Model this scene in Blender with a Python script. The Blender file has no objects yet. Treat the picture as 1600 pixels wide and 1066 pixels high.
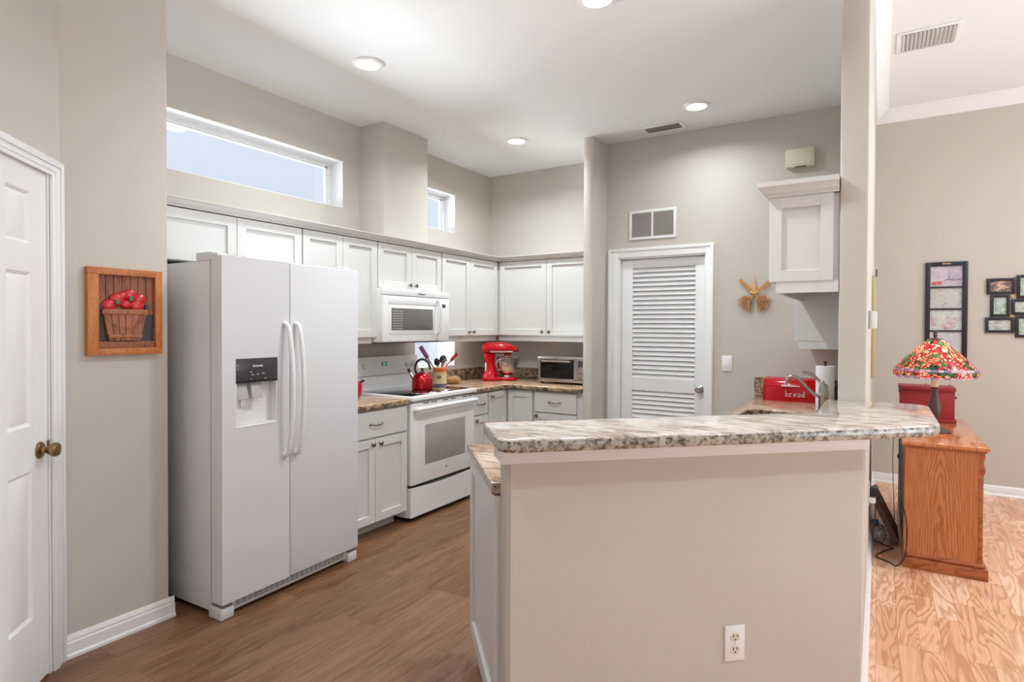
import bpy, bmesh, math, random
from mathutils import Vector, Matrix
from math import sin, cos, radians as R, pi
random.seed(7)
C = bpy.context.scene.collection

# ------------------------------------------------------------------ camera
cd = bpy.data.cameras.new('camera'); cam = bpy.data.objects.new('camera', cd); C.objects.link(cam)
f_px, ppy, yaw, pit, rol = 925.7, 523.6, R(31.8174), R(.7769), R(.2207)
F0 = Vector((-sin(yaw), cos(yaw), 0)); R0 = Vector((cos(yaw), sin(yaw), 0))
FW = F0*cos(pit) + Vector((0, 0, -sin(pit))); U0 = R0.cross(FW)
RR = R0*cos(rol) + U0*sin(rol); UU = RR.cross(FW)
cam.matrix_world = Matrix(((RR.x, UU.x, -FW.x, 0), (RR.y, UU.y, -FW.y, 0), (RR.z, UU.z, -FW.z, 1.39), (0, 0, 0, 1)))
cd.sensor_width = 36; cd.lens = f_px*36/1600; cd.shift_y = -(533-ppy)/1600; cd.clip_start = .05
bpy.context.scene.camera = cam
# ------------------------------------------------------------------ world, exposure
w = bpy.data.worlds.new('sky'); bpy.context.scene.world = w; w.use_nodes = True
w.node_tree.nodes['Background'].inputs[0].default_value = (.73, .80, .95, 1)
w.node_tree.nodes['Background'].inputs[1].default_value = .82
vs = bpy.context.scene.view_settings
vs.view_transform = 'Standard'; vs.look = 'None'; vs.gamma = 1; vs.use_curve_mapping = False; vs.exposure = 0.31

def area(name, loc, direction, sx, sy, power, col=(1, 1, 1), shape='RECTANGLE', spread=180):
    l = bpy.data.lights.new(name, 'AREA'); l.shape = shape; l.size = sx
    if shape == 'RECTANGLE': l.size_y = sy
    l.energy = power; l.color = col; l.spread = R(spread)
    o = bpy.data.objects.new(name, l); C.objects.link(o); o.location = loc
    o.rotation_euler = Vector(direction).to_track_quat('-Z', 'Y').to_euler()
    return o
# added fill lamps in assumed, unseen openings behind and beside the camera
area('daylight_rear_window', (.1, -3.62, 1.6), (0, 1, .3), 3.5, 1.4, 2, (.88, .94, 1))
area('daylight_rear_slider', (3.2, -3.62, 1.3), (0, 1, .3), 2.1, 2.4, 5, (.88, .94, 1))
area('daylight_side_slider', (4.62, 3.2, 1.3), (-1, 0, .2), 4.3, 2.4, 15, (.88, .94, 1))
# added fill lamps at the same openings, aimed up to brighten the ceilings
area('terrace_bounce_rear', (.1, -3.60, 1.5), (0, .62, .78), 3.5, 1.3, 8, (.88, .94, 1), spread=110)
area('terrace_bounce_rear', (3.2, -3.60, 1.3), (0, .62, .78), 2.1, 2.4, 8, (.88, .94, 1), spread=110)
area('terrace_bounce_side', (4.60, 3.2, 1.3), (-.70, 0, .71), 4.3, 2.4, 88, (.84, .93, 1), spread=110)
# added fill lamps outside the kitchen windows, brightening ceiling and counter wall
area('ground_bounce_left', (-12, 3.0, .3), (1, 0, .27), 10, 2.6, 1700, (.86, .95, 1), spread=120)
area('ground_bounce_counter', (-3.95, 4.25, .80), (1, .1, .62), .55, .30, 30, (.88, .95, 1))
LIGHTS = [(-2.585, 2.54), (-2.588, 4.231), (-1.106, 4.217), (-1.148, 2.60)]
for lx, ly in LIGHTS:
    area('recessed_lamp_light', (lx, ly, 2.915), (0, 0, -1), .13, .13, {-2.585: 10.5, -2.588: 15, -1.106: 6.5, -1.148: 17}[lx], (.87, .95, 1), 'DISK', 155)
for lx, ly, lz in ((-1.1, .3, 2.915), (1.7, 4.4, 3.3), (1.9, 1.2, 3.3), (3.4, 3.2, 3.3)):  # added unseen fill lamps, no fixtures built for them
    area('recessed_lamp_light', (lx, ly, lz), (0, 0, -1), .13, .13, 23 if lx > 0 else 5, (.87, .95, 1), 'DISK', 165)

# ------------------------------------------------------------------ materials
MT = {}
def mat(name, col, rough=.5, metal=0, bump=0, bscale=60, coat=0, trans=0, emit=None, estr=0, spec=.5, alpha=1):
    m = bpy.data.materials.new(name); m.use_nodes = True; nt = m.node_tree; b = nt.nodes['Principled BSDF']
    b.inputs['Base Color'].default_value = (*col, 1); b.inputs['Roughness'].default_value = rough
    b.inputs['Metallic'].default_value = metal; b.inputs['Coat Weight'].default_value = coat
    b.inputs['Coat Roughness'].default_value = .05
    b.inputs['Transmission Weight'].default_value = trans; b.inputs['Specular IOR Level'].default_value = spec
    b.inputs['Alpha'].default_value = alpha
    if emit: b.inputs['Emission Color'].default_value = (*emit, 1); b.inputs['Emission Strength'].default_value = estr
    tc = nt.nodes.new('ShaderNodeTexCoord')
    n = nt.nodes.new('ShaderNodeTexNoise'); n.inputs['Scale'].default_value = bscale; n.inputs['Detail'].default_value = 3
    nt.links.new(tc.outputs['Object'], n.inputs['Vector'])
    if bump:
        bp = nt.nodes.new('ShaderNodeBump'); bp.inputs['Strength'].default_value = bump; bp.inputs['Distance'].default_value = .002
        nt.links.new(n.outputs['Fac'], bp.inputs['Height']); nt.links.new(bp.outputs['Normal'], b.inputs['Normal'])
    # faint variation of the tone so no surface is perfectly uniform
    mx = nt.nodes.new('ShaderNodeMix'); mx.data_type = 'RGBA'; mx.blend_type = 'MULTIPLY'; mx.inputs['Factor'].default_value = .03
    mx.inputs[6].default_value = (*col, 1); nt.links.new(n.outputs['Color'], mx.inputs[7]); nt.links.new(mx.outputs[2], b.inputs['Base Color'])
    MT[name] = m; return m
def s2l(r, g, b):
    return tuple(((c/255+.055)/1.055)**2.4 if c > 10 else c/255/12.92 for c in (r, g, b))
def nn(nt, t, **k):
    n = nt.nodes.new(t)
    for a, v in k.items(): setattr(n, a, v)
    return n
def ramp(nt, src, stops, interp='LINEAR'):
    r = nt.nodes.new('ShaderNodeValToRGB'); r.color_ramp.interpolation = interp
    e = r.color_ramp.elements
    while len(e) < len(stops): e.new(.5)
    for i, (p, c) in enumerate(stops): e[i].position = p; e[i].color = (*c, 1)
    nt.links.new(src, r.inputs[0]); return r.outputs[0]
def mapping(nt, rot=(0, 0, 0), sc=(1, 1, 1), src=None):
    m = nt.nodes.new('ShaderNodeMapping'); m.inputs['Rotation'].default_value = rot; m.inputs['Scale'].default_value = sc
    if src is None: src = nt.nodes.new('ShaderNodeTexCoord').outputs['Object']
    nt.links.new(src, m.inputs[0]); return m.outputs[0]
def noise(nt, v, scale, detail=4, rough=.55, dist=0):
    n = nt.nodes.new('ShaderNodeTexNoise'); n.inputs['Scale'].default_value = scale; n.inputs['Detail'].default_value = detail
    n.inputs['Roughness'].default_value = rough; n.inputs['Distortion'].default_value = dist
    nt.links.new(v, n.inputs['Vector']); return n.outputs['Fac']
def mixc(nt, fac, a, b, mode='MIX'):
    m = nt.nodes.new('ShaderNodeMix'); m.data_type = 'RGBA'; m.blend_type = mode
    for sock, val in ((m.inputs[0], fac), (m.inputs[6], a), (m.inputs[7], b)):
        if isinstance(val, (int, float)): sock.default_value = val
        elif isinstance(val, tuple): sock.default_value = (*val, 1)
        else: nt.links.new(val, sock)
    return m.outputs[2]
def math_(nt, op, a, b=0):
    m = nt.nodes.new('ShaderNodeMath'); m.operation = op
    for sock, val in ((m.inputs[0], a), (m.inputs[1], b)):
        if isinstance(val, (int, float)): sock.default_value = val
        else: nt.links.new(val, sock)
    return m.outputs[0]
def base(name, rough=.4, coat=0):
    m = bpy.data.materials.new(name); m.use_nodes = True; b = m.node_tree.nodes['Principled BSDF']
    b.inputs['Roughness'].default_value = rough; b.inputs['Coat Weight'].default_value = coat; MT[name] = m
    return m, m.node_tree, b

mat('wall_paint', s2l(205, 198, 187), .7, bump=.12, bscale=220)
mat('ceiling_paint', s2l(240, 240, 239), .8, bump=.5, bscale=90)
mat('trim_white', s2l(243, 242, 241), .35)
mat('cabinet_white', s2l(222, 220, 216), .35)
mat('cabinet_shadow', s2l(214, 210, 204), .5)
mat('fridge_white', s2l(226, 225, 227), .32, bump=.1, bscale=500)
mat('appliance_white', s2l(240, 239, 238), .22)
mat('plastic_grey', s2l(190, 190, 190), .4)
mat('gasket', s2l(130, 128, 128), .6)
mat('black_plastic', (.012, .012, .014), .3)
mat('black_gloss', (.008, .008, .01), .04, coat=.5)
mat('dark_gap', (.01, .01, .01), .8)
mat('panel_dark', s2l(66, 63, 66), .25)
mat('oven_glass', s2l(168, 160, 155), .12)
mat('microwave_glass', s2l(112, 108, 104), .12)
mat('nickel', s2l(176, 170, 162), .28, 1)
mat('knob_nickel', s2l(140, 132, 122), .3, 1)
mat('steel', s2l(205, 196, 188), .25, 1)
mat('brass', s2l(150, 124, 92), .28, 1)
mat('red_enamel', s2l(186, 0, 18), .16, coat=.15, spec=.35)
mat('red_metal', s2l(176, 2, 18), .2, .45, coat=.2)
mat('red_silicone', s2l(190, 30, 45), .45)
mat('purple_silicone', s2l(130, 40, 90), .45)
mat('red_paint_wood', s2l(150, 36, 46), .5, bump=.4, bscale=40)
mat('white_paper', s2l(238, 236, 236), .9, bump=.3, bscale=200)
mat('crock_cream', s2l(226, 206, 160), .35)
mat('crock_orange', s2l(226, 120, 52), .35)
mat('crock_purple', s2l(92, 72, 112), .35)
mat('bread_crust', s2l(206, 150, 92), .5, bump=.4, bscale=30)
mat('letter_white', s2l(245, 238, 235), .5)
mat('letter_dark', s2l(50, 50, 55), .5)
mat('led_green', (.02, .2, .05), .3, emit=(.1, .9, .3), estr=.8)
mat('lamp_glow', (1, 1, 1), .5, emit=(1, .97, .92), estr=9)
mat('straw', s2l(206, 152, 92), .8)
mat('straw_light', s2l(220, 178, 120), .8)
mat('ivory', s2l(226, 216, 196), .5)
mat('flower_red', s2l(200, 110, 108), .5)
mat('tower_grey', s2l(150, 138, 156), .5)
mat('panel_tan', s2l(196, 180, 146), .5)
mat('frame_black', s2l(38, 36, 44), .35)
mat('bronze', s2l(96, 76, 74), .35, .5)
mat('leaf_green', s2l(84, 110, 78), .6)
mat('leaf_dark', s2l(30, 50, 34), .6)
mat('blue_rubber', s2l(70, 120, 160), .4)
mat('apple_red', s2l(205, 24, 34), .3, coat=.3)
mat('vent_grey', s2l(205, 200, 195), .5)
mat('vent_gap', s2l(160, 152, 146), .8)
mat('exterior_white', s2l(225, 228, 232), .8)
mat('concrete', s2l(150, 145, 138), .9)
mat('clear_plastic', s2l(214, 206, 196), .15, alpha=.8)
mat('glass_cup', s2l(120, 118, 115), .08, alpha=.2)
mat('smoked_glass', s2l(26, 24, 23), .06, alpha=.6)

def glass_pane():
    m = bpy.data.materials.new('window_glass'); m.use_nodes = True; nt = m.node_tree; nt.nodes.clear()
    o = nn(nt, 'ShaderNodeOutputMaterial'); mx = nn(nt, 'ShaderNodeMixShader'); t = nn(nt, 'ShaderNodeBsdfTransparent'); g = nn(nt, 'ShaderNodeBsdfGlossy')
    g.inputs['Roughness'].default_value = .02; mx.inputs[0].default_value = .04; nt.links.new(t.outputs[0], mx.inputs[1]); nt.links.new(g.outputs[0], mx.inputs[2]); nt.links.new(mx.outputs[0], o.inputs[0])
    MT['window_glass'] = m
glass_pane()

def granite(name, rot, tint, es=44, light=0, rough=.12):
    m, nt, b = base(name, rough, .3)
    v = mapping(nt, (0, 0, rot), (1.7, 7.5, 3.5))
    a = noise(nt, v, 4.2, 10, .70, .6)
    c = ramp(nt, a, [(.28, s2l(84, 68, 62)), (.38, s2l(142, 120, 106)), (.45, s2l(190, 172, 158)), (.53, s2l(218, 206, 196)), (.66, s2l(232, 225, 218)), (.80, s2l(180, 148, 122))])
    sp = noise(nt, mapping(nt, (0, 0, rot), (1, 2.0, 1)), 42, 5, .7, .4)
    k = ramp(nt, sp, [(.40, (0, 0, 0)), (.50, (1, 1, 1))])
    bl = noise(nt, mapping(nt), 9, 4, .6, .6)
    k2 = ramp(nt, bl, [(.46, (0, 0, 0)), (.60, (1, 1, 1))])
    dark = mixc(nt, k, s2l(120, 104, 96), (1, 1, 1))
    c = mixc(nt, mixc(nt, .55, k2, (0, 0, 0)), c, mixc(nt, 1., c, dark, 'MULTIPLY'))
    c = mixc(nt, 1., c, tint, 'MULTIPLY')
    # the cut edge shows coarse blotches of dark mica
    g = nn(nt, 'ShaderNodeNewGeometry'); sx = nn(nt, 'ShaderNodeSeparateXYZ'); nt.links.new(g.outputs['True Normal'], sx.inputs[0])
    side = math_(nt, 'LESS_THAN', sx.outputs[2], .6)
    eb = noise(nt, mapping(nt, (0, 0, rot), (1, 1, 1.2)), es, 6, .7, .5)
    ec = ramp(nt, eb, [(.34, s2l(50, 44, 42)), (.44, s2l(112, 102, 94)), (.52, s2l(176, 170, 156)), (.7, s2l(206, 202, 186))])
    ec = mixc(nt, 1., ec, tint, 'MULTIPLY')
    nt.links.new(mixc(nt, side, c, ec), b.inputs['Base Color'])
granite('granite_bar', R(-43), (1, .99, .98))
granite('granite_counter', R(-80), s2l(244, 216, 188), 26)  # same stone as the bar; browner tint puts its lighting into the colour
granite('granite_sink_counter', R(-20), s2l(244, 220, 200), 32)  # same stone again, its lighting tinted into the colour

def planks(name, wd, ln, cols, grain, gscale, seam=.003, rough=.35, contour=False):
    m, nt, b = base(name, rough)
    tc = nn(nt, 'ShaderNodeTexCoord').outputs['Object']
    sp = nn(nt, 'ShaderNodeSeparateXYZ'); nt.links.new(tc, sp.inputs[0])
    cb = nn(nt, 'ShaderNodeCombineXYZ'); nt.links.new(sp.outputs[1], cb.inputs[0]); nt.links.new(sp.outputs[0], cb.inputs[1])
    br = nn(nt, 'ShaderNodeTexBrick'); br.offset = .37; br.offset_frequency = 3
    nt.links.new(cb.outputs[0], br.inputs['Vector'])
    for k, v in (('Scale', 1), ('Mortar Size', seam/2), ('Mortar Smooth', .2), ('Bias', 0), ('Brick Width', ln), ('Row Height', wd)): br.inputs[k].default_value = v
    br.inputs['Color1'].default_value = (0, 0, 0, 1); br.inputs['Color2'].default_value = (1, 1, 1, 1); br.inputs['Mortar'].default_value = (.5, .5, .5, 1)
    tone = ramp(nt, br.outputs['Color'], cols)
    off = nn(nt, 'ShaderNodeVectorMath', operation='MULTIPLY_ADD'); nt.links.new(br.outputs['Color'], off.inputs[0])
    off.inputs[1].default_value = (13, 29, 7); nt.links.new(tc, off.inputs[2])
    if contour:
        n = noise(nt, mapping(nt, sc=(3.8, .6, 1), src=off.outputs[0]), 1.5, 3, .5, .5)
        fr = math_(nt, 'FRACT', math_(nt, 'MULTIPLY', n, 16))
        line = ramp(nt, fr, [(0, grain), (.14, (1, 1, 1)), (.50, (1, 1, 1)), (.92, grain)])
        fine = noise(nt, mapping(nt, sc=(90, 4, 1), src=off.outputs[0]), 1.5, 3, .6)
        col = mixc(nt, .52, tone, line, 'MULTIPLY')
        col = mixc(nt, .25, col, ramp(nt, fine, [(.35, (.6, .5, .42)), (.6, (1, 1, 1))]), 'MULTIPLY')
    else:
        n = noise(nt, mapping(nt, sc=(gscale, gscale*.12, 1), src=off.outputs[0]), 1.0, 8, .70, .9)
        line = ramp(nt, n, [(.30, grain), (.46, (.82, .78, .75)), (.62, (1.0, 1, 1)), (.78, (.80, .76, .72))])
        n2 = noise(nt, mapping(nt, sc=(gscale*4, gscale*.3, 1), src=off.outputs[0]), 1.0, 4, .6)
        col = mixc(nt, 1., tone, line, 'MULTIPLY')
        col = mixc(nt, .5, col, ramp(nt, n2, [(.35, (.45, .38, .32)), (.55, (1, 1, 1))]), 'MULTIPLY')
    col = mixc(nt, br.outputs['Fac'], col, mixc(nt, 1., col, (.45, .40, .36), 'MULTIPLY'))
    nt.links.new(col, b.inputs['Base Color'])
planks('vinyl_plank', .18, 1.22, [(0, s2l(134, 95, 66)), (1, s2l(152, 110, 79))], (.42, .35, .30), 17, .0015)
planks('oak_strip', .083, .62, [(0, s2l(232, 176, 138)), (.5, s2l(244, 194, 158)), (1, s2l(252, 212, 182))], (.52, .32, .20), 9, .0015, .28, True)

def wood(name, c1, c2, sc=(1, 1, 1), contour=14, nscale=2, rough=.4, coat=0, lw=.8):
    m, nt, b = base(name, rough, coat)
    v = mapping(nt, sc=sc)
    n = noise(nt, v, nscale, 3, .5, .3)
    fr = math_(nt, 'FRACT', math_(nt, 'MULTIPLY', n, contour))
    line = ramp(nt, fr, [(0, c2), (.3, c1), (.75, c1), (1, c2)])
    fine = noise(nt, mapping(nt, sc=tuple(s*14 for s in sc)), nscale, 3, .6)
    nt.links.new(mixc(nt, .4, mixc(nt, lw, c1, line), ramp(nt, fine, [(.3, c2), (.7, (1, 1, 1))]), 'MULTIPLY'), b.inputs['Base Color'])
wood('oak_veneer', s2l(206, 130, 76), s2l(150, 84, 42), (2.6, 1, .26), 20, 3.0, .35, .3, .62)
def cathedral_oak():
    m, nt, b = base('oak_cathedral', .32, .25)
    tc = nn(nt, 'ShaderNodeTexCoord').outputs['Object']; sx = nn(nt, 'ShaderNodeSeparateXYZ'); nt.links.new(tc, sx.inputs[0])
    dx = math_(nt, 'SUBTRACT', sx.outputs[0], .175)
    par = math_(nt, 'ADD', math_(nt, 'MULTIPLY', math_(nt, 'POWER', math_(nt, 'ABSOLUTE', dx), 1.5), 62), math_(nt, 'MULTIPLY', sx.outputs[2], 2.2))
    wob = noise(nt, mapping(nt, sc=(3, 1, 1), src=tc), 3.2, 3, .5, .2)
    v = math_(nt, 'MULTIPLY', math_(nt, 'ADD', par, math_(nt, 'MULTIPLY', wob, 1.5)), 3.4)
    line = ramp(nt, math_(nt, 'FRACT', v), [(0, s2l(146, 78, 38)), (.22, s2l(206, 128, 74)), (.6, s2l(214, 138, 82)), (.95, s2l(160, 90, 46))])
    fine = ramp(nt, noise(nt, mapping(nt, sc=(60, 10, 3), src=tc), 2, 3, .6), [(.35, s2l(176, 120, 84)), (.6, (1, 1, 1))])
    col = mixc(nt, .45, mixc(nt, .62, s2l(212, 134, 78), line), fine, 'MULTIPLY')
    nt.links.new(col, b.inputs['Base Color'])
cathedral_oak()
wood('oak_trim', s2l(190, 112, 60), s2l(150, 82, 42), (1, .3, 4), 6, 3, .3, .3)
wood('oak_top', s2l(224, 146, 90), s2l(184, 110, 62), (5, .5, 1), 6, 3, .12, .5)
wood('cedar_frame', s2l(206, 130, 66), s2l(182, 104, 50), (3, 1, 1), 4, 4, .45, 0, .6)
wood('cedar_plank', s2l(160, 96, 62), s2l(120, 68, 42), (3, 6, .8), 5, 4, .5)
wood('basket_wood', s2l(178, 112, 72), s2l(136, 78, 48), (3, 6, .8), 5, 5, .5)
wood('dark_board', s2l(158, 124, 102), s2l(120, 90, 72), (2, 2, 2), 6, 4, .5)
mat('slate_paint', s2l(62, 60, 62), .6)
wood('oak_floor_dark', s2l(150, 110, 80), s2l(110, 80, 56))

def stained_glass():
    m, nt, b = base('stained_glass', .15)
    tc = nn(nt, 'ShaderNodeTexCoord').outputs['Object']
    vo = nn(nt, 'ShaderNodeTexVoronoi'); vo.inputs['Scale'].default_value = 36; nt.links.new(tc, vo.inputs['Vector'])
    ve = nn(nt, 'ShaderNodeTexVoronoi'); ve.feature = 'DISTANCE_TO_EDGE'; ve.inputs['Scale'].default_value = 36; nt.links.new(tc, ve.inputs['Vector'])
    sp = nn(nt, 'ShaderNodeSeparateColor'); nt.links.new(vo.outputs['Color'], sp.inputs[0])
    big = noise(nt, tc, 6.5, 1, .5)
    hue = math_(nt, 'ADD', math_(nt, 'MULTIPLY', big, 1.0), math_(nt, 'MULTIPLY', math_(nt, 'SUBTRACT', sp.outputs[0], .5), .22))
    c = ramp(nt, hue, [(0, s2l(40, 90, 50)), (.34, s2l(76, 130, 76)), (.40, s2l(236, 160, 120)), (.45, s2l(226, 60, 66)), (.50, s2l(244, 190, 170)), (.55, s2l(206, 34, 48)), (.59, s2l(240, 150, 120)), (.63, s2l(84, 130, 80))], 'CONSTANT')
    # violet and pink border bands near the rim
    sz = nn(nt, 'ShaderNodeSeparateXYZ'); nt.links.new(tc, sz.inputs[0])
    lead = math_(nt, 'LESS_THAN', ve.outputs['Distance'], .055)
    c = mixc(nt, lead, c, (.01, .01, .01))
    nt.links.new(c, b.inputs['Base Color'])
    tr = nn(nt, 'ShaderNodeBsdfTranslucent'); nt.links.new(c, tr.inputs[0]); mx = nn(nt, 'ShaderNodeMixShader'); mx.inputs[0].default_value = .45
    o = nt.nodes['Material Output']; nt.links.new(b.outputs[0], mx.inputs[1]); nt.links.new(tr.outputs[0], mx.inputs[2]); nt.links.new(mx.outputs[0], o.inputs[0])
stained_glass()
def band_glass():
    m, nt, b = base('stained_glass_band', .15)
    tc = nn(nt, 'ShaderNodeTexCoord').outputs['Object']
    sx = nn(nt, 'ShaderNodeSeparateXYZ'); nt.links.new(tc, sx.inputs[0])
    an = math_(nt, 'MULTIPLY', math_(nt, 'ARCTAN2', sx.outputs[1], sx.outputs[0]), 7.0)
    fl = math_(nt, 'FLOOR', an); fr = math_(nt, 'FRACT', an)
    wn = nn(nt, 'ShaderNodeTexWhiteNoise', noise_dimensions='1D'); nt.links.new(fl, wn.inputs['W'])
    c = ramp(nt, wn.outputs['Value'], [(0, s2l(150, 130, 190)), (.4, s2l(226, 196, 206)), (.75, s2l(196, 176, 214))], 'CONSTANT')
    c = mixc(nt, math_(nt, 'LESS_THAN', fr, .08), c, (.01, .01, .01))
    nt.links.new(c, b.inputs['Base Color'])
    tr = nn(nt, 'ShaderNodeBsdfTranslucent'); nt.links.new(c, tr.inputs[0]); mx = nn(nt, 'ShaderNodeMixShader'); mx.inputs[0].default_value = .45
    o = nt.nodes['Material Output']; nt.links.new(b.outputs[0], mx.inputs[1]); nt.links.new(tr.outputs[0], mx.inputs[2]); nt.links.new(mx.outputs[0], o.inputs[0])
band_glass()
def picture(name, stops, scale):
    m, nt, b = base(name, .25)
    n = noise(nt, mapping(nt, sc=(1, 1, 1.4)), scale, 6, .65, .5)
    nt.links.new(ramp(nt, n, stops), b.inputs['Base Color'])
picture('print_garden', [(.3, s2l(150, 120, 130)), (.40, s2l(196, 180, 184)), (.5, s2l(206, 208, 206)), (.58, s2l(190, 200, 180)), (.7, s2l(222, 220, 218))], 16)
picture('print_blossom', [(.3, s2l(190, 90, 120)), (.38, s2l(206, 170, 184)), (.48, s2l(204, 208, 202)), (.7, s2l(222, 222, 218))], 13)
picture('print_pale', [(.3, s2l(205, 150, 145)), (.45, s2l(214, 206, 214)), (.55, s2l(196, 200, 206)), (.7, s2l(232, 228, 226))], 16)
picture('print_skyline', [(.3, s2l(170, 160, 176)), (.5, s2l(204, 194, 206)), (.7, s2l(224, 212, 214))], 12)
picture('photo_green', [(.3, s2l(96, 120, 100)), (.42, s2l(156, 182, 146)), (.52, s2l(184, 200, 192)), (.7, s2l(214, 220, 224))], 26)
picture('photo_brown', [(.3, s2l(80, 60, 66)), (.5, s2l(130, 104, 104)), (.6, s2l(224, 180, 160)), (.7, s2l(190, 200, 170))], 16)
picture('photo_pale', [(.3, s2l(150, 160, 140)), (.5, s2l(196, 200, 190)), (.7, s2l(220, 216, 220))], 22)

m_, nt_, b_ = base('straw_bristle', .8)
nt_.links.new(ramp(nt_, noise(nt_, mapping(nt_, sc=(3, 1, .5)), 70, 3, .6), [(.36, s2l(140, 88, 46)), (.5, s2l(200, 144, 86)), (.64, s2l(236, 192, 136))]), b_.inputs['Base Color'])
# ------------------------------------------------------------------ mesh builder
class B:
    def __init__(s): s.bm = bmesh.new()
    def add(s, t, M=None):
        if M is not None: bmesh.ops.transform(t, matrix=M, verts=t.verts)
        me = bpy.data.meshes.new('t'); t.to_mesh(me); t.free(); s.bm.from_mesh(me); bpy.data.meshes.remove(me); return s
    def box(s, x0, x1, y0, y1, z0, z1, bev=0, M=None, seg=2):
        t = bmesh.new(); bmesh.ops.create_cube(t, size=1)
        for v in t.verts: v.co = Vector(((x0+x1)/2+v.co.x*(x1-x0), (y0+y1)/2+v.co.y*(y1-y0), (z0+z1)/2+v.co.z*(z1-z0)))
        if bev: bmesh.ops.bevel(t, geom=t.edges[:], offset=bev, segments=seg, affect='EDGES', profile=.5)
        return s.add(t, M)
    def prism(s, pts, z0, z1, bev=0, M=None, seg=2, axis='z', holes=()):
        t = bmesh.new()
        edges = []
        for lp in (pts, *holes):
            vs = [t.verts.new((p[0], p[1], z0)) for p in lp]
            edges += [t.edges.new((vs[i], vs[(i+1) % len(vs)])) for i in range(len(vs))]
        if holes: r = bmesh.ops.triangle_fill(t, use_beauty=True, edges=edges)
        else: t.faces.new(t.verts[:])
        fs = t.faces[:]
        r = bmesh.ops.extrude_face_region(t, geom=fs)
        for v in [g for g in r['geom'] if isinstance(g, bmesh.types.BMVert)]: v.co.z = z1
        bmesh.ops.recalc_face_normals(t, faces=t.faces[:])
        if bev:
            ed = [e for e in t.edges if len(e.link_faces) == 2 and e.calc_face_angle() > .6 and abs(e.verts[0].co.z-e.verts[1].co.z) < 1e-6]
            bmesh.ops.bevel(t, geom=ed, offset=bev, segments=seg, affect='EDGES', profile=.5)
        if axis == 'x': bmesh.ops.transform(t, matrix=Matrix(((0, 0, 1, 0), (1, 0, 0, 0), (0, 1, 0, 0), (0, 0, 0, 1))), verts=t.verts)   # (a,b)->(y,z), extruded along x
        if axis == 'y': bmesh.ops.transform(t, matrix=Matrix(((1, 0, 0, 0), (0, 0, 1, 0), (0, 1, 0, 0), (0, 0, 0, 1))), verts=t.verts); bmesh.ops.recalc_face_normals(t, faces=t.faces[:])
        return s.add(t, M)
    def tube(s, pts, r, seg=10, caps=True, M=None, flat=1):
        pts = [Vector(p) for p in pts]; n = len(pts); rs = r if isinstance(r, (list, tuple)) else [r]*n
        t = bmesh.new(); rings = []; up = None
        for i, p in enumerate(pts):
            d = (pts[min(i+1, n-1)]-pts[max(i-1, 0)]).normalized()
            if up is None:
                up = Vector((0, 0, 1)) if abs(d.z) < .9 else Vector((0, 1, 0))
            a = d.cross(up).normalized(); b_ = a.cross(d).normalized(); up = b_
            rings.append([t.verts.new(p+a*cos(2*pi*k/seg)*rs[i]+b_*sin(2*pi*k/seg)*rs[i]*flat) for k in range(seg)])
        for i in range(n-1):
            for k in range(seg): t.faces.new((rings[i][k], rings[i][(k+1) % seg], rings[i+1][(k+1) % seg], rings[i+1][k]))
        if caps: t.faces.new(rings[0][::-1]); t.faces.new(rings[-1])
        bmesh.ops.recalc_face_normals(t, faces=t.faces[:])
        return s.add(t, M)
    def lathe(s, prof, c=(0, 0, 0), seg=28, M=None, closed=False):
        t = bmesh.new(); rings = []
        for r, z in prof:
            rings.append([t.verts.new((c[0]+r*cos(2*pi*k/seg), c[1]+r*sin(2*pi*k/seg), c[2]+z)) for k in range(seg)] if r > 1e-5 else [t.verts.new((c[0], c[1], c[2]+z))])
        for a, b_ in zip(rings, rings[1:]):
            for k in range(seg):
                q = [a[k % len(a)], a[(k+1) % len(a)] if len(a) > 1 else None, b_[(k+1) % len(b_)] if len(b_) > 1 else None, b_[k % len(b_)]]
                q = [v for v in q if v is not None]
                if len(q) > 2: t.faces.new(q)
        if not closed:
            for rg, rev in ((rings[0], True), (rings[-1], False)):
                if len(rg) > 2: t.faces.new(rg[::-1] if rev else rg)
        bmesh.ops.recalc_face_normals(t, faces=t.faces[:])
        return s.add(t, M)
    def cyl(s, p0, p1, r0, r1=None, seg=20, bev=0): 
        return s.tube([p0, p1], [r0, r0 if r1 is None else r1], seg)
    def ball(s, c, r, seg=20, M=None):
        t = bmesh.new(); bmesh.ops.create_uvsphere(t, u_segments=seg, v_segments=seg//2+2, radius=1)
        rr = r if isinstance(r, (tuple, list)) else (r, r, r)
        for v in t.verts: v.co = Vector((v.co.x*rr[0]+c[0], v.co.y*rr[1]+c[1], v.co.z*rr[2]+c[2]))
        return s.add(t, M)
    def shaker(s, x0, x1, z0, z1, y0=0, y1=.02, fr=.055, rec=.010):
        """flat frame with a recessed panel, front at y0"""
        t = bmesh.new(); xs = (x0, x0+fr, x1-fr, x1); zs = (z0, z0+fr, z1-fr, z1)
        s.box(x0, x1, y0+.0125, y1, z0, z1)
        s.box(x0, x0+fr, y0, y1-.004, z0, z1, .0015, seg=1); s.box(x1-fr, x1, y0, y1-.004, z0, z1, .0015, seg=1)
        s.box(x0+fr-.002, x1-fr+.002, y0, y1-.004, z0, z0+fr, .0015, seg=1); s.box(x0+fr-.002, x1-fr+.002, y0, y1-.004, z1-fr, z1, .0015, seg=1)
        t.free(); return s
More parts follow.
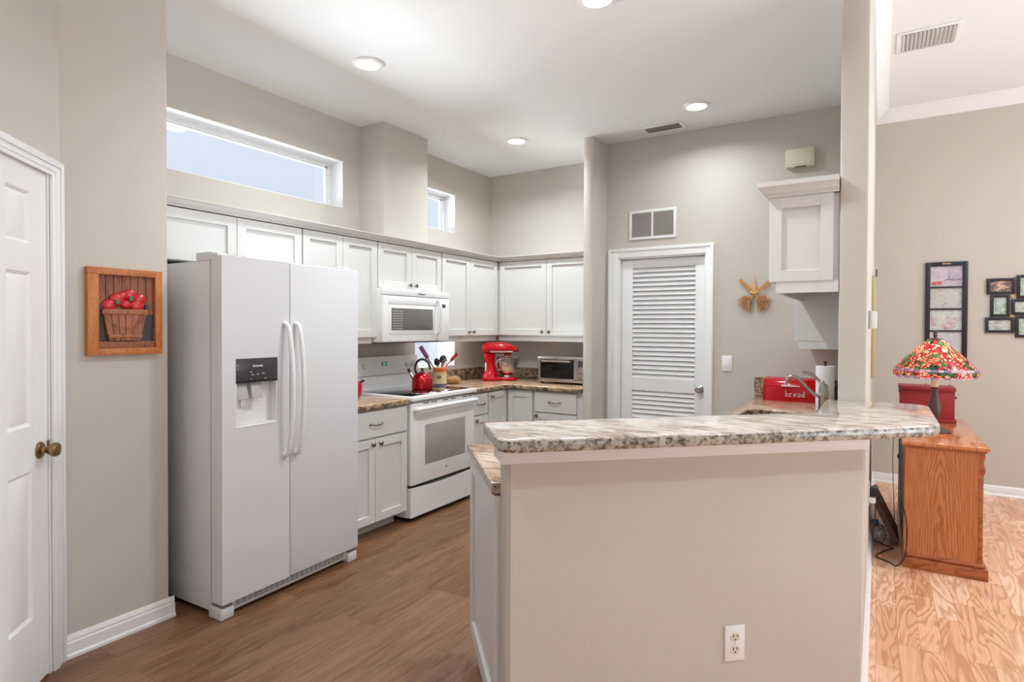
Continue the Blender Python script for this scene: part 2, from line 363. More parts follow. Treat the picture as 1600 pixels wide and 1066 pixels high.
    def build(s, name, m, parent=None, smooth=35, loc=None, rz=None, **tags):
        me = bpy.data.meshes.new(name); s.bm.to_mesh(me); s.bm.free()
        me.materials.append(MT[m])
        for p in me.polygons: p.use_smooth = True
        me.set_sharp_from_angle(angle=R(smooth))
        o = bpy.data.objects.new(name, me); C.objects.link(o)
        if parent: o.parent = parent
        if loc: o.location = loc
        if rz is not None: o.rotation_euler = (0, 0, rz)
        for k, v in tags.items(): o[k] = v
        return o
def thing(name, label, cat, loc=(0, 0, 0), rz=0, group=None):
    o = bpy.data.objects.new(name, None); C.objects.link(o); o.empty_display_size = .1
    o.location = loc; o.rotation_euler = (0, 0, rz); o['label'] = label; o['category'] = cat
    if group: o['group'] = group
    return o
def struct(name, b, m, parent=None, **k):
    o = b.build(name, m, parent, **k)
    if not parent: o['kind'] = 'structure'
    return o
def text(name, s, size, x, y, z, m, parent, align='LEFT', bold=0, M=None, sx=1):
    cu = bpy.data.curves.new('t', 'FONT'); cu.body = s; cu.size = size; cu.align_x = align; cu.extrude = .0004; cu.offset = bold; cu.resolution_u = 3
    o = bpy.data.objects.new('t', cu); C.objects.link(o); dg = bpy.context.evaluated_depsgraph_get()
    me = bpy.data.meshes.new_from_object(o.evaluated_get(dg)); bpy.data.objects.remove(o); bpy.data.curves.remove(cu)
    T = Matrix.Translation((x, y, z)) @ Matrix(((sx, 0, 0, 0), (0, 0, -1, 0), (0, 1, 0, 0), (0, 0, 0, 1)))
    if M is not None: T = M @ T
    me.transform(T); me.name = name; me.materials.clear(); me.materials.append(MT[m])
    r = bpy.data.objects.new(name, me); C.objects.link(r); r.parent = parent; return r
def arc(cx, cy, r, a0, a1, n=6):
    return [(cx+r*cos(R(a0+(a1-a0)*i/n)), cy+r*sin(R(a0+(a1-a0)*i/n))) for i in range(n+1)]
def smooth_path(pts, n=6):
    P = [Vector(p) for p in pts]; out = []
    for i in range(len(P)-1):
        p0, p1, p2, p3 = P[max(i-1, 0)], P[i], P[i+1], P[min(i+2, len(P)-1)]
        for k in range(n):
            t = k/n; out.append(.5*((2*p1)+(-p0+p2)*t+(2*p0-5*p1+4*p2-p3)*t*t+(-p0+3*p1-3*p2+p3)*t**3))
    out.append(P[-1]); return out

# ------------------------------------------------------------------ key dimensions (metres)
W = -3.458; CEIL = 2.942; LCEIL = 3.335; BY = 5.123; PY = 4.72; PX = -2.867; UX = W+.33; FXB = -2.81
CT = .886; CB = .846; WX0, WX1 = -.155, -.045; PIL = 2.99; LY = 6.31
e1 = Vector((cos(R(43)), sin(R(43)), 0)); nb = Vector((-sin(R(43)), cos(R(43)), 0))
A = Vector((-.957, 1.497, 0)) + nb*.022 + e1*.015                       # front left corner of the half wall

# ------------------------------------------------------------------ floors
struct('floor_kitchen', B().prism([(-3.7, -3.7), (-1.0, -3.7), (-1.0, A.y+.02), (-.10, 2.36), (-.10, 5.2), (-3.7, 5.2)], -.05, 0), 'vinyl_plank')
struct('floor_living', B().prism([(-1.0, -3.7), (4.7, -3.7), (4.7, 6.4), (-.10, 6.4), (-.10, 2.36), (-1.0, A.y+.02)], -.05, 0), 'oak_strip')
# ------------------------------------------------------------------ ceilings
struct('ceiling_kitchen', B().prism([(-3.7, -3.7), (-.12, -3.7), (-.12, 5.2), (-3.7, 5.2)], CEIL, CEIL+.05), 'ceiling_paint')
struct('ceiling_living', B().prism([(-.12, -3.7), (4.7, -3.7), (4.7, 6.4), (-.12, 6.4)], LCEIL, LCEIL+.05), 'ceiling_paint')
struct('wall_header', B().box(WX0, WX1, -3.7, PIL-.001, CEIL-.0, LCEIL), 'wall_paint')

def holed(x0, x1, y0, y1, z0, z1, holes):
    """wall slab along y with window holes given as (ya, yb, za, zb)"""
    b = B(); cur = y0
    bands = sorted(set((h[0], h[1]) for h in holes))
    for ya, yb in bands:
        b.box(x0, x1, cur, ya, z0, z1); hs = sorted([h for h in holes if h[0] == ya], key=lambda h: h[2]); zc = z0
        for h in hs: b.box(x0, x1, ya, yb, zc, h[2]); zc = h[3]
        b.box(x0, x1, ya, yb, zc, z1); cur = yb
    b.box(x0, x1, cur, y1, z0, z1); return b
W1 = (1.56, 3.143, 2.286, 2.638); W2 = (3.96, 4.532, 2.286, 2.645); W3 = (3.96, 4.532, 1.02, 1.30)
struct('wall_left', holed(W-.2, W, 1.34, BY+.2, 0, CEIL, [W1, W2, W3]), 'wall_paint')
def window(name, y0, y1, z0, z1):
    d = .13
    fb = B(); f = .03
    fb.box(W-d-.05, W-d, y0, y1, z1-f, z1, .004).box(W-d-.05, W-d, y0, y1, z0, z0+f, .004).box(W-d-.05, W-d, y0, y0+f, z0+f, z1-f, .004).box(W-d-.05, W-d, y1-f, y1, z0+f, z1-f, .004)
    fb.box(W-d-.04, W-d-.015, y0+f, y0+f+.012, z0+f, z1-f).box(W-d-.04, W-d-.015, y1-f-.012, y1-f, z0+f, z1-f).box(W-d-.04, W-d-.015, y0+f, y1-f, z1-f-.012, z1-f)
    o = struct(name, fb, 'trim_white')
    struct('reveal', B().box(W-d, W-.0015, y0-.0, y1, z1-.004, z1).box(W-d, W-.0015, y0, y1, z0, z0+.004).box(W-d, W-.0015, y0, y0+.004, z0, z1).box(W-d, W-.0015, y1-.004, y1, z0, z1), 'trim_white', o)
    struct('pane', B().box(W-d-.03, W-d-.026, y0+f, y1-f, z0+f, z1-f), 'window_glass', o)
window('window_1', *W1); window('window_2', *W2); window('window_3', *W3)
struct('wall_back', B().box(W, -1.985, BY, BY+.15, 0, CEIL), 'wall_paint')
struct('wall_wing', B().prism([(-2.075, BY), (-2.075, 4.46), (-2.069, 4.446), (-2.055, 4.44), (-2.005, 4.44), (-1.991, 4.446), (-1.985, 4.46), (-1.985, BY)], 0, CEIL), 'wall_paint')
# pantry wall with the door opening
b = B(); DX0, DX1, DZ = -1.875, -1.15, 1.975
b.box(-1.985, DX0, PY, PY+.11, 0, CEIL).box(DX0, DX1, PY, PY+.11, DZ, CEIL).box(DX1, WX0, PY, PY+.11, 0, CEIL)
struct('wall_pantry', b, 'wall_paint')
struct('wall_divider', B().prism([(WX0, PIL+.012), (WX0+.004, PIL+.004), (WX0+.012, PIL), (WX1-.012, PIL), (WX1-.004, PIL+.004), (WX1, PIL+.012), (WX1, LY), (WX0, LY)], 0, LCEIL), 'wall_paint')
struct('wall_living', B().box(WX1, 4.6, LY, LY+.1, 0, LCEIL), 'wall_paint')
# picture wall with rounded corner, door wall at 45 degrees, walls behind the camera
struct('wall_entry', B().prism([(PX, 1.094), (PX, 1.518), (PX-.004, 1.526), (PX-.012, 1.53), (W, 1.53), (W, 1.34), (PX-.12, 1.34), (PX-.12, 1.12), (PX-.04, 1.12)], 0, CEIL), 'wall_paint')
ROT45 = R(135.8); dv = Vector((cos(ROT45), sin(ROT45), 0)); dn = Vector((-sin(ROT45), cos(ROT45), 0))
D0 = Vector((PX, 1.094, 0))
M45 = Matrix.Translation(D0) @ Matrix.Rotation(ROT45, 4, 'Z')     # local x = 0 at the corner, negative to the left, y into the wall
DW = .075; DR = -.10; DL_ = -.74
b = B(); b.box(-.088, .04, 0, .12, 0, CEIL, M=M45).box(DL_-.012, -.088, 0, .12, 1.998, CEIL, M=M45).box(-1.3, DL_-.012, 0, .12, 0, CEIL, M=M45)
struct('wall_corner', b, 'wall_paint')
Pe = D0 - dv*1.3
struct('wall_side', B().box(Pe.x-.12, Pe.x, -3.6, Pe.y, 0, CEIL), 'wall_paint')
b = B(); yy0, yy1 = -3.6, -3.5
b.box(Pe.x-.12, -1.7, yy0, yy1, 0, LCEIL).box(-1.7, 1.9, yy0, yy1, 0, .9).box(-1.7, 1.9, yy0, yy1, 2.3, LCEIL).box(1.9, 2.1, yy0, yy1, 0, LCEIL).box(2.1, 4.3, yy0, yy1, 2.5, LCEIL).box(4.3, 4.6, yy0, yy1, 0, LCEIL)
struct('wall_rear', b, 'wall_paint')
b = B(); b.box(4.5, 4.6, -3.5, 1.0, 0, LCEIL).box(4.5, 4.6, 1.0, 5.4, 2.5, LCEIL).box(4.5, 4.6, 5.4, LY, 0, LCEIL)
struct('wall_right', b, 'wall_paint')
# chimney chase above the microwave cabinet
struct('wall_chase', B().prism([(W, 3.31), (-3.215, 3.31), (-3.204, 3.315), (-3.20, 3.325), (-3.20, 3.815), (-3.204, 3.825), (-3.215, 3.83), (W, 3.83)], 2.0, CEIL), 'wall_paint')

# baseboards
def baseboard(name, p, q, nrm, h=.095, t=.014):
    p, q, nrm = Vector(p), Vector(q), Vector(nrm); L = (q-p).length; d = (q-p).normalized()
    M = Matrix(((d.x, nrm.x, 0, p.x), (d.y, nrm.y, 0, p.y), (0, 0, 1, 0), (0, 0, 0, 1)))
    bb = B(); pr = [(0, 0), (t+.006, 0), (t+.006, .012), (t, .02), (t, h*.66), (t*.6, h*.70), (t*.6, h*.78), (t*.75, h*.8), (t*.45, h*.93), (.003, h), (0, h)]
    tb = bmesh.new(); r1 = [tb.verts.new((0, y, z)) for y, z in pr]; r2 = [tb.verts.new((L, y, z)) for y, z in pr]
    for i in range(len(pr)): j = (i+1) % len(pr); tb.faces.new((r1[i], r1[j], r2[j], r2[i]))
    tb.faces.new(r1[::-1]); tb.faces.new(r2); bmesh.ops.recalc_face_normals(tb, faces=tb.faces[:]); bb.add(tb, M)
    return struct(name, bb, 'trim_white')
baseboard('baseboard_entry', (PX, 1.10, 0), (PX, 1.548, 0), (1, 0, 0))
baseboard('baseboard_entry_return', (PX+.016, 1.53, 0), (PX-.12, 1.53, 0), (0, 1, 0))
baseboard('baseboard_living', (WX1, LY, 0), (4.5, LY, 0), (0, -1, 0), .085)
baseboard('baseboard_divider', (WX1, 2.40, 0), (WX1, LY, 0), (1, 0, 0), .085)
# crown moulding of the living room
def crownbar(p, q, nrm, h, out, name):
    p, q, nrm = Vector(p), Vector(q), Vector(nrm); L = (q-p).length; d = (q-p).normalized()
    M = Matrix(((d.x, nrm.x, 0, p.x), (d.y, nrm.y, 0, p.y), (0, 0, 1, p.z), (0, 0, 0, 1)))
    pr = [(0, 0), (.008, 0), (.012, h*.1), (out*.35, h*.3), (out*.55, h*.6), (out*.9, h*.85), (out, h*.9), (out, h), (0, h)]
    tb = bmesh.new(); r1 = [tb.verts.new((0, y, z)) for y, z in pr]; r2 = [tb.verts.new((L, y, z)) for y, z in pr]
    for i in range(len(pr)): j = (i+1) % len(pr); tb.faces.new((r1[i], r1[j], r2[j], r2[i]))
    tb.faces.new(r1[::-1]); tb.faces.new(r2); bmesh.ops.recalc_face_normals(tb, faces=tb.faces[:])
    return B().add(tb, M)
struct('trim_1', crownbar((WX1, LY, 3.228), (4.5, LY, 3.228), (0, -1, 0), LCEIL-3.228, .09, 'trim_1'), 'trim_white')
struct('trim_2', crownbar((WX1, -1, 3.228), (WX1, LY-.09, 3.228), (1, 0, 0), LCEIL-3.228, .09, 'trim_2'), 'trim_white')

# ------------------------------------------------------------------ half wall, bar
t1 = (WX1-A.x)/e1.x; Bp = A+e1*t1; Ab = A+nb*.11; tb_ = (WX0-Ab.x)/e1.x; Bb = Ab+e1*tb_
struct('wall_half', B().prism([(A.x+.012*e1.x, A.y+.012*e1.y), (Bp.x, Bp.y), (WX1, PIL), (WX0, PIL), (WX0, Bb.y), (Ab.x, Ab.y), (A.x+.012*nb.x, A.y+.012*nb.y)], 0, 1.03), 'wall_paint')
Mbar = Matrix.Translation(A) @ Matrix.Rotation(R(43), 4, 'Z')
Lw = (Bp-A).length
b = B(); b.box(-.022, Lw+.0, -.022, -.001, .975, 1.0295, .003, M=Mbar).box(-.022, -.001, -.001, .112, .975, 1.0295, .003, M=Mbar)
b.box(-.028, Lw-.01, -.028, -.022, 1.0, 1.0295, .002, M=Mbar)
struct('trim_3', b, 'trim_white')
# bar top
def P2(v): return (v.x, v.y)
c1 = Vector((-.905, 1.395, 0)); c2 = Vector((.178, 2.41, 0)); c4 = c1+nb*.345
ybk = c4.y+(-.205-c4.x)/e1.x*e1.y
rc = .035
pts = [P2(c1+nb*rc), P2(c1+nb*.012+e1*.012), P2(c1+e1*rc), P2(c2-e1*.05), P2(c2-e1*.015+Vector((0, .012, 0))), (.178, c2.y+.055)]
pts += arc(.178-.07, PIL-.001-.07+.05, .07, 0, 90, 6) + [(WX1+.002, PIL+.049), (WX1+.002, PIL-.003), (WX0-.002, PIL-.003), (WX0-.002, PIL+.02), (-.205, PIL+.02), (-.205, ybk), P2(c4+e1*rc), P2(c4+e1*.012-nb*.012), P2(c4-nb*rc)]
bt = B().prism(pts, 1.0305, 1.07, .011, seg=3).build('bar_top', 'granite_bar', label='pale streaked granite bar top with clipped corner on the half wall', category='countertop')

# outlet on the half wall
def outlet(loc, rz, label, w_=.072, h_=.118):
    t = thing('wall_outlet', label, 'outlet', loc, rz)
    B().box(-w_/2, w_/2, -.006, 0, -h_/2, h_/2, .0025).build('cover_plate', 'trim_white', t)
    for dz in (.021, -.021):
        r = B().prism([(.0165*cos(a), .0145*sin(a)) for a in [2*pi*k/20 for k in range(20)]], -.008, -.0055, axis='y', M=Matrix.Translation((0, 0, dz))).build('receptacle', 'ivory', t)
        B().box(-.0078, -.0053, -.0086, -.0078, dz-.001, dz+.009).box(.0053, .0078, -.0086, -.0078, dz+.000, dz+.008).cyl((0, -.0086, dz-.0075), (0, -.0078, dz-.0075), .0026, seg=10).build('slot', 'dark_gap', r)
    B().cyl((0, -.0075, 0), (0, -.0055, 0), .002, seg=8).build('screw', 'plastic_grey', t)
po = Mbar @ Vector((.768, 0, .347)); outlet(po, R(43), 'white duplex wall outlet low on the half wall under the bar')

# ------------------------------------------------------------------ cabinet parts
def knob(parent, x, y, z):
    B().lathe([(.005, 0), (.004, .010), (.007, .014), (.0145, .018), (.016, .023), (.013, .028), (0, .030)], seg=16, M=Matrix.Translation((x, y, z)) @ Matrix.Rotation(R(90), 4, 'X')).build('knob', 'knob_nickel', parent)
def pull(parent, x, y, z):
    b = B(); p = smooth_path([(x-.055, y, z+.003), (x-.048, y-.018, z+.002), (x-.02, y-.024, z-.004), (x, y-.025, z-.002), (x+.02, y-.024, z-.004), (x+.048, y-.018, z+.002), (x+.055, y, z+.003)], 4)
    b.tube(p, .0045, 8)
    for sx in (-1, 1): b.ball((x+sx*.052, y-.006, z+.003), (.010, .006, .006), 10)
    b.ball((x, y-.025, z-.002), (.012, .006, .007), 10)
    b.build('handle', 'knob_nickel', parent)
def cabinet(name, label, loc, rz, w, d, z0, z1, doors=(), drawers=(), group=None, rail=None, toe=False, x0r=None, x1r=None, dw=None):
    t = thing(name, label, 'cabinet', loc, rz, group)
    b = B(); b.box(0, w, .021, d, z0, z1)
    if rail: b.box(.02 if x0r is None else x0r, w-.02 if x1r is None else w-x1r, .04, .06, rail, z0)
    if toe: b.box(.01, w-.01, .14, d, 0, z0)
    b.build('body', 'cabinet_white', t)
    if toe: B().box(.0, w, .128, .14, .0, .09).build('toe_kick', 'cabinet_shadow', t)
    for (x0, x1, za, zb, kx, kz) in doors:
        dr = B().shaker(x0, x1, za, zb).build('door', 'cabinet_white', t)
        if kx is not None: knob(dr, kx, 0, kz)
    for (x0, x1, za, zb) in drawers:
        dr = B().box(x0, x1, 0, .02, za, zb, .002, seg=1).build('drawer', 'cabinet_white', t)
        pull(dr, (x0+x1)/2, 0, (za+zb)/2)
    return t
UT = 2.010; UBt = 1.31; UR = 1.257
Lw_ = R(90)
# wall cabinets along the window wall: local x runs along +Y, front faces +X
def up(name_label, y0, y1, split, zb, rail, group='white wall cabinets', ext=0, **kw):
    kz = zb+.035
    return cabinet('wall_cabinet', name_label, (UX, y0, 0), Lw_, y1-y0+ext, .33, zb, UT+.004, [(.003, split-y0-.0015, zb+.002, UT, split-y0-.035, kz), (split-y0+.0015, y1-y0-.003, zb+.002, UT, split-y0+.035, kz)], group=group, rail=rail, **kw)
up('short white wall cabinet with two doors above the refrigerator', 1.60, 2.506, 2.055, 1.735, None)
up('white wall cabinet with two doors between refrigerator and microwave', 2.509, 3.172, 2.843, UBt, UR+.008)
up('small white wall cabinet with two doors directly above the microwave', 3.176, 3.918, 3.546, 1.675, None)
up('white wall cabinet with two doors right of the microwave, beside the corner', 3.925, 4.775, 4.33, UBt, UR, ext=.038, x1r=.0)
cabinet('wall_cabinet', 'white two door wall cabinet on the back wall above the toaster oven', (UX-.020, BY-.33, 0), 0, 1.06, .33, UBt, UT+.004,
        [(.030, .542, UBt+.002, UT, .507, UBt+.035), (.545, 1.055, UBt+.002, UT, .580, UBt+.035)], group='white wall cabinets', rail=UR, x0r=0)
# crown moulding on top of the wall cabinets: one L run
z0c, z1c = 2.015, 2.058
prof = [(0, z0c), (-.006, z0c), (-.008, z0c+.006), (-.022, z0c+.012), (-.036, z0c+.026), (-.040, z1c-.008), (-.048, z1c-.006), (-.048, z1c), (0, z1c)]
tb = bmesh.new(); rings = []
for (px_, py_, ox, oy) in ((UX, 1.56, -1, 0), (UX, BY-.33, -1, 1), (-2.08, BY-.33, 0, 1)):
    rings.append([tb.verts.new((px_+ox*a, py_+oy*a, z)) for a, z in prof])
for q in range(2):
    for i in range(len(prof)): j = (i+1) % len(prof); tb.faces.new((rings[q][i], rings[q][j], rings[q+1][j], rings[q+1][i]))
tb.faces.new(rings[0]); tb.faces.new(rings[2][::-1]); bmesh.ops.recalc_face_normals(tb, faces=tb.faces[:])
b = B().add(tb); b.prism([(UX, 1.56), (UX, BY-.33), (-2.08, BY-.33), (-2.08, BY-.001), (W+.001, BY-.001), (W+.001, 3.832), (-3.198, 3.832), (-3.198, 3.308), (W+.001, 3.308), (W+.001, 1.56)], z1c-.012, z1c)
b.build('cabinet_crown', 'cabinet_shadow', label='white crown moulding running along the tops of the left and back wall cabinets', category='moulding')

# base cabinets
bz0, bz1 = .092, CB-.001
cabinet('base_cabinet', 'white base cabinet with one drawer over two doors between refrigerator and range', (FXB, 2.53, 0), Lw_, .612, .63, bz0, bz1,
        [(.003, .3005, .098, .650, .268, .618), (.3035, .606, .098, .650, .337, .618)], [(.003, .606, .662, .834)], 'white base cabinets', toe=True)
cabinet('base_cabinet', 'narrow white base cabinet with one drawer just right of the range', (FXB, 3.93, 0), Lw_, .222, .63, bz0, bz1,
        [(.003, .217, .098, .650, .035, .618)], [(.003, .217, .662, .834)], 'white base cabinets', toe=True)
# corner cabinet: two doors meeting in the inner corner
t = thing('corner_cabinet', 'white corner base cabinet whose two doors meet in the inner corner', 'cabinet', (FXB, 4.45, 0), 0, 'white base cabinets')
B().prism([(-.021, -.294), (-.021, .021), (.264, .021), (.264, .66), (-.63, .66), (-.63, -.294)], bz0, bz1).build('body', 'cabinet_white', t)
d_ = B().shaker(.003, .285, .098, .834); bmesh.ops.transform(d_.bm, matrix=Matrix.Translation((0, -.292, 0)) @ Matrix.Rotation(R(90), 4, 'Z'), verts=d_.bm.verts)
d_ = d_.build('door', 'cabinet_white', t)
B().lathe([(.005, 0), (.004, .010), (.007, .014), (.0145, .018), (.016, .023), (.013, .028), (0, .030)], seg=16, M=Matrix.Translation((0, -.255, .80)) @ Matrix.Rotation(R(90), 4, 'Y')).build('knob', 'knob_nickel', d_)
B().shaker(.006, .258, .098, .834).build('door', 'cabinet_white', t)
cabinet('base_cabinet', 'white base cabinet with one drawer below the toaster oven by the wing wall', (FXB+.266, 4.45, 0), 0, .464, .66, bz0, bz1,
        [(.012, .412, .098, .650, .045, .630)], [(.012, .412, .662, .834)], 'white base cabinets', toe=True)

# countertops
B().prism([(W+.001, 2.52), (-2.792, 2.52), (-2.792, 3.149), (W+.001, 3.149)], CB, CT, .012, seg=3).build('countertop', 'granite_counter', label='short brown granite countertop left of the range', category='countertop', group='granite countertops')
B().prism([(W+.001, 3.931), (-2.792, 3.931), (-2.792, 4.36), (-2.775, 4.40), (-2.74, 4.418), (-2.08, 4.418), (-2.08, BY-.001), (W+.001, BY-.001)], CB, CT, .012, seg=3).build('countertop', 'granite_counter', label='L-shaped brown granite countertop under the stand mixer and toaster oven', category='countertop', group='granite countertops')
B().prism([(W+.001, 3.975), (W+.021, 3.975), (W+.021, BY-.021), (-2.08, BY-.021), (-2.08, BY-.001), (W+.001, BY-.001)], CT+.001, .985, .003, seg=1).build('backsplash', 'granite_counter', label='low brown granite backsplash behind the mixer, running round the corner', category='backsplash')
# sink and peninsula worktop
q0 = A+nb*.112-e1*.03; q1 = A+nb*.775-e1*.03; tq = (-.775-q1.x)/e1.x; q2 = q1+e1*tq; tq2 = (WX0-.002-q0.x)/e1.x; q3 = q0+e1*tq2
sink_hole = [(-.40, 3.22), (-.32, 3.30), (-.32, 3.85)] + arc(-.40, 3.84, .08, 0, 90, 5)[1:] + [(-.56, 3.92)] + arc(-.60, 3.84, .09, 80, 180, 6) + [(-.69, 3.30), (-.61, 3.22)]
B().prism([P2(q0), P2(q1), P2(q2), (-.775, PY-.001), (WX0-.002, PY-.001), P2(q3)][::-1], CB, CT, .010, seg=3, holes=[sink_hole]).build('countertop', 'granite_sink_counter', label='granite worktop holding the sink, wrapping behind the raised bar', category='countertop', group='granite countertops')
B().prism([(-.79, PY-.022), (WX0-.024, PY-.022), (WX0-.024, 3.1), (WX0-.002, 3.1), (WX0-.002, PY-.001), (-.79, PY-.001)], CT+.001, 1.028, .003, seg=1).build('backsplash', 'granite_sink_counter', label='granite backsplash behind the red bread box', category='backsplash')
t = thing('sink', 'undermount stainless sink set in the granite below the faucet', 'sink', (-.5, 3.57, .68))
b = B(); xa, xb, ya, yb = -.195, .185, -.36, .36
b.box(xa, xb, ya, yb, 0, .012, .005).box(xa, xa+.004, ya, yb, 0, .164).box(xb-.004, xb, ya, yb, 0, .164).box(xa, xb, ya, ya+.004, 0, .164).box(xa, xb, yb-.004, yb, 0, .164)
b.build('basin', 'steel', t); B().cyl((0, 0, .012), (0, 0, .016), .045).build('drain', 'nickel', t)
# peninsula cabinets (their finished end panel faces the passage)
t = thing('peninsula_cabinet', 'white cabinet run under the raised bar with a shaker end panel', 'cabinet', A, R(43), 'white base cabinets')
b = B(); b.box(.002, .88, .112, .70, .095, CB-.002).box(.02, .88, .112, .63, 0, .095); b.build('body', 'cabinet_white', t)
b = B().shaker(-.74, -.113, .098, CB-.004, fr=.06)
bmesh.ops.transform(b.bm, matrix=Matrix.Translation((-.020, 0, 0)) @ Matrix.Rotation(R(-90), 4, 'Z') @ Matrix.Translation((0, 0, 0)), verts=b.bm.verts)
b.build('end_panel', 'cabinet_white', t)
B().box(.0, .02, .112, .64, 0, .09, .004).build('toe_kick', 'cabinet_white', t)
for k in range(2): knob(B().shaker(0, .36, .098, .65).build('door', 'cabinet_white', t), .05, 0, .61)
for i, o in enumerate([o for o in t.children if o.name.startswith('door')]):
    o.rotation_euler = (0, 0, pi); o.location = (.45+.38*i, .722, 0)
t = thing('base_cabinet', 'white sink base cabinet hidden behind the raised bar', 'cabinet', (-.75, 4.70, 0), R(-90), 'white base cabinets')
b = B(); b.box(0, 1.70, .021, .59, bz0, .66).box(0, .70, .021, .59, .66, bz1).box(.0, 1.70, .08, .59, 0, bz0); b.build('body', 'cabinet_white', t)
for x0 in (.003, .43, .86, 1.28):
    knob(B().shaker(x0, x0+.41, .098, .834).build('door', 'cabinet_white', t), x0+.05, 0, .79)

# ------------------------------------------------------------------ refrigerator
FR = math.atan2(.8774, -.0295)
t = thing('refrigerator', 'white side by side refrigerator with ice dispenser and two long handles', 'refrigerator', (-2.5984, 1.6286, 0), FR)
fw = .878; fz0, fz1 = .078, 1.719
B().box(.004, fw-.004, .095, .83, .03, 1.70, .004).build('body', 'fridge_white', t)
B().box(.012, fw-.012, .082, .095, .08, 1.70).build('door_gasket', 'gasket', t)
def fdoor(x0, x1, disp=False):
    b = B()
    if not disp: b.box(x0, x1, 0, .08, fz0, fz1, .006, seg=3)
    else:
        dx0, dx1, dz0, dz1 = .072, .309, .903, 1.232
        tbm = bmesh.new(); 
        b.box(x0, dx0, 0, .08, fz0, fz1, 0); b.box(dx1, x1, 0, .08, fz0, fz1, 0); b.box(dx0, dx1, 0, .08, fz0, dz0); b.box(dx0, dx1, 0, .08, dz1, fz1); b.box(dx0, dx1, .066, .08, dz0, dz1)
        tbm.free()
        bmesh.ops.remove_doubles(b.bm, verts=b.bm.verts, dist=1e-5)
    return b.build('door', 'fridge_white', t)
dL = fdoor(0, .381, True); dR = fdoor(.387, fw)
# dispenser in the left door
B().box(.0725, .3085, -.002, .05, 1.122, 1.2315, .004).build('control_panel', 'panel_dark', dL)
B().box(.0725, .3085, -.001, .012, 1.114, 1.122).build('panel_lip', 'black_plastic', dL)
b = B(); b.box(.073, .308, .012, .066, .904, .912); b.box(.073, .079, .003, .066, .904, 1.114).box(.302, .308, .003, .066, .904, 1.114); b.box(.073, .308, .055, .066, .904, 1.114)
b.box(.073, .308, -.002, .02, .899, .906, .002); b.build('dispenser_recess', 'appliance_white', dL)
for xx in (.085, .165): B().box(xx, xx+.06, .0, .006, -.082, 0, .003, M=Matrix.Translation((0, .022, 1.114)) @ Matrix.Rotation(R(-14), 4, 'X') ).build('paddle', 'plastic_grey', dL)
B().box(.13, .175, .045, .055, .99, 1.04, .004).build('chute', 'appliance_white', dL)
text('lettering', 'FRIGIDAIRE', .0115, .19, -.0032, 1.190, 'letter_white', dL, 'CENTER', .0003)
for i, (xx, s_) in enumerate(((.155, '•'), (.185, '▬▬'), (.215, '•'))):
    B().box(xx, xx+.014, -.0032, -.002, 1.150+.002*i, 1.1525+.002*i).build('indicator', 'letter_white', dL)
for x0, x1, z0 in ((.150, .158, 1.163), (.078, .083, 1.20), (.078, .083, 1.18), (.15, .156, 1.130), (.23, .24, 1.128)): B().box(x0, x1, -.0032, -.002, z0, z0+.003).build('indicator', 'letter_white', dL)
for dr, xh, sg in ((dL, .350, 1), (dR, .419, 1)):
    pth = smooth_path([(xh, .0, .722), (xh, -.028, .735), (xh, -.046, .80), (xh, -.062, .92), (xh, -.068, 1.062), (xh, -.062, 1.20), (xh, -.046, 1.325), (xh, -.028, 1.39), (xh, .0, 1.403)], 5)
    B().tube(pth, [.0125]*len(pth), 12, flat=1.0).build('handle', 'appliance_white', dr)
for xx in (.006, fw-.076): B().box(xx, xx+.07, .083, .21, 1.70, 1.742, .006).box(xx, xx+.05, .04, .09, 1.7195, 1.735, .004).build('hinge_cover', 'fridge_white', t)
b = B().box(.06, fw-.06, .03, .05, .022, .072, .003)
b.build('toe_grille', 'fridge_white', t)
b = B()
for k in range(3):
    for j in range(22): b.box(.09+j*.032, .09+j*.032+.026, .0285, .031, .040+k*.0095, .045+k*.0095)
b.build('grille_slots', 'gasket', t)
for xx in (0, fw-.07): B().box(xx, xx+.07, .012, .11, 0, .055, .006).build('foot', 'fridge_white', t)
for xx in (.01, fw-.06): B().box(xx, xx+.05, .015, .09, .056, .077, .002).build('hinge', 'gasket', t)

# ------------------------------------------------------------------ range
t = thing('electric_range', 'white electric range with black glass cooktop below the microwave', 'range', (-2.79, 3.157, 0), R(90))
rw = .768
B().box(.0, rw, .04, .64, .03, .862, .003).build('body', 'appliance_white', t)
B().box(.02, rw-.02, .06, .60, .0, .03).build('plinth', 'dark_gap', t)  # near-black block stands in for the shadow under the range
B().box(-.006, rw+.006, -.022, .61, .862, .895, .008, seg=3).build('cooktop_frame', 'appliance_white', t)
B().box(.02, rw-.02, .018, .575, .890, .8965, .002).build('glass_cooktop', 'black_gloss', t)
dr = B().box(.004, rw-.004, 0, .038, .262, .846, .006, seg=3).build('oven_door', 'appliance_white', t)
B().box(.150, .640, -.0018, .004, .388, .680, .004).build('window', 'oven_glass', dr)
b = B(); b.tube(smooth_path([(.030, -.0, .800), (.034, -.030, .803), (.06, -.046, .806), (rw/2, -.048, .808), (rw-.06, -.046, .806), (rw-.034, -.030, .803), (rw-.03, 0, .800)], 6), .0165, 12); b.build('handle', 'appliance_white', dr)
for xx in (.13, .22, .36, .45, .60, .68): B().box(xx, xx+.065, -.0012, .002, .834, .840).build('vent_slot', 'dark_gap', dr)
lg = B().lathe([(.012, 0), (.012, .0015), (0, .0015)], seg=24, M=Matrix.Translation((.398, 0, .330)) @ Matrix.Rotation(R(90), 4, 'X')).build('badge', 'plastic_grey', dr)
text('lettering', 'GE', .013, .398, -.0018, .3255, 'letter_dark', lg, 'CENTER')
B().box(.004, rw-.004, .010, .035, .244, .262).build('door_gap', 'dark_gap', t)
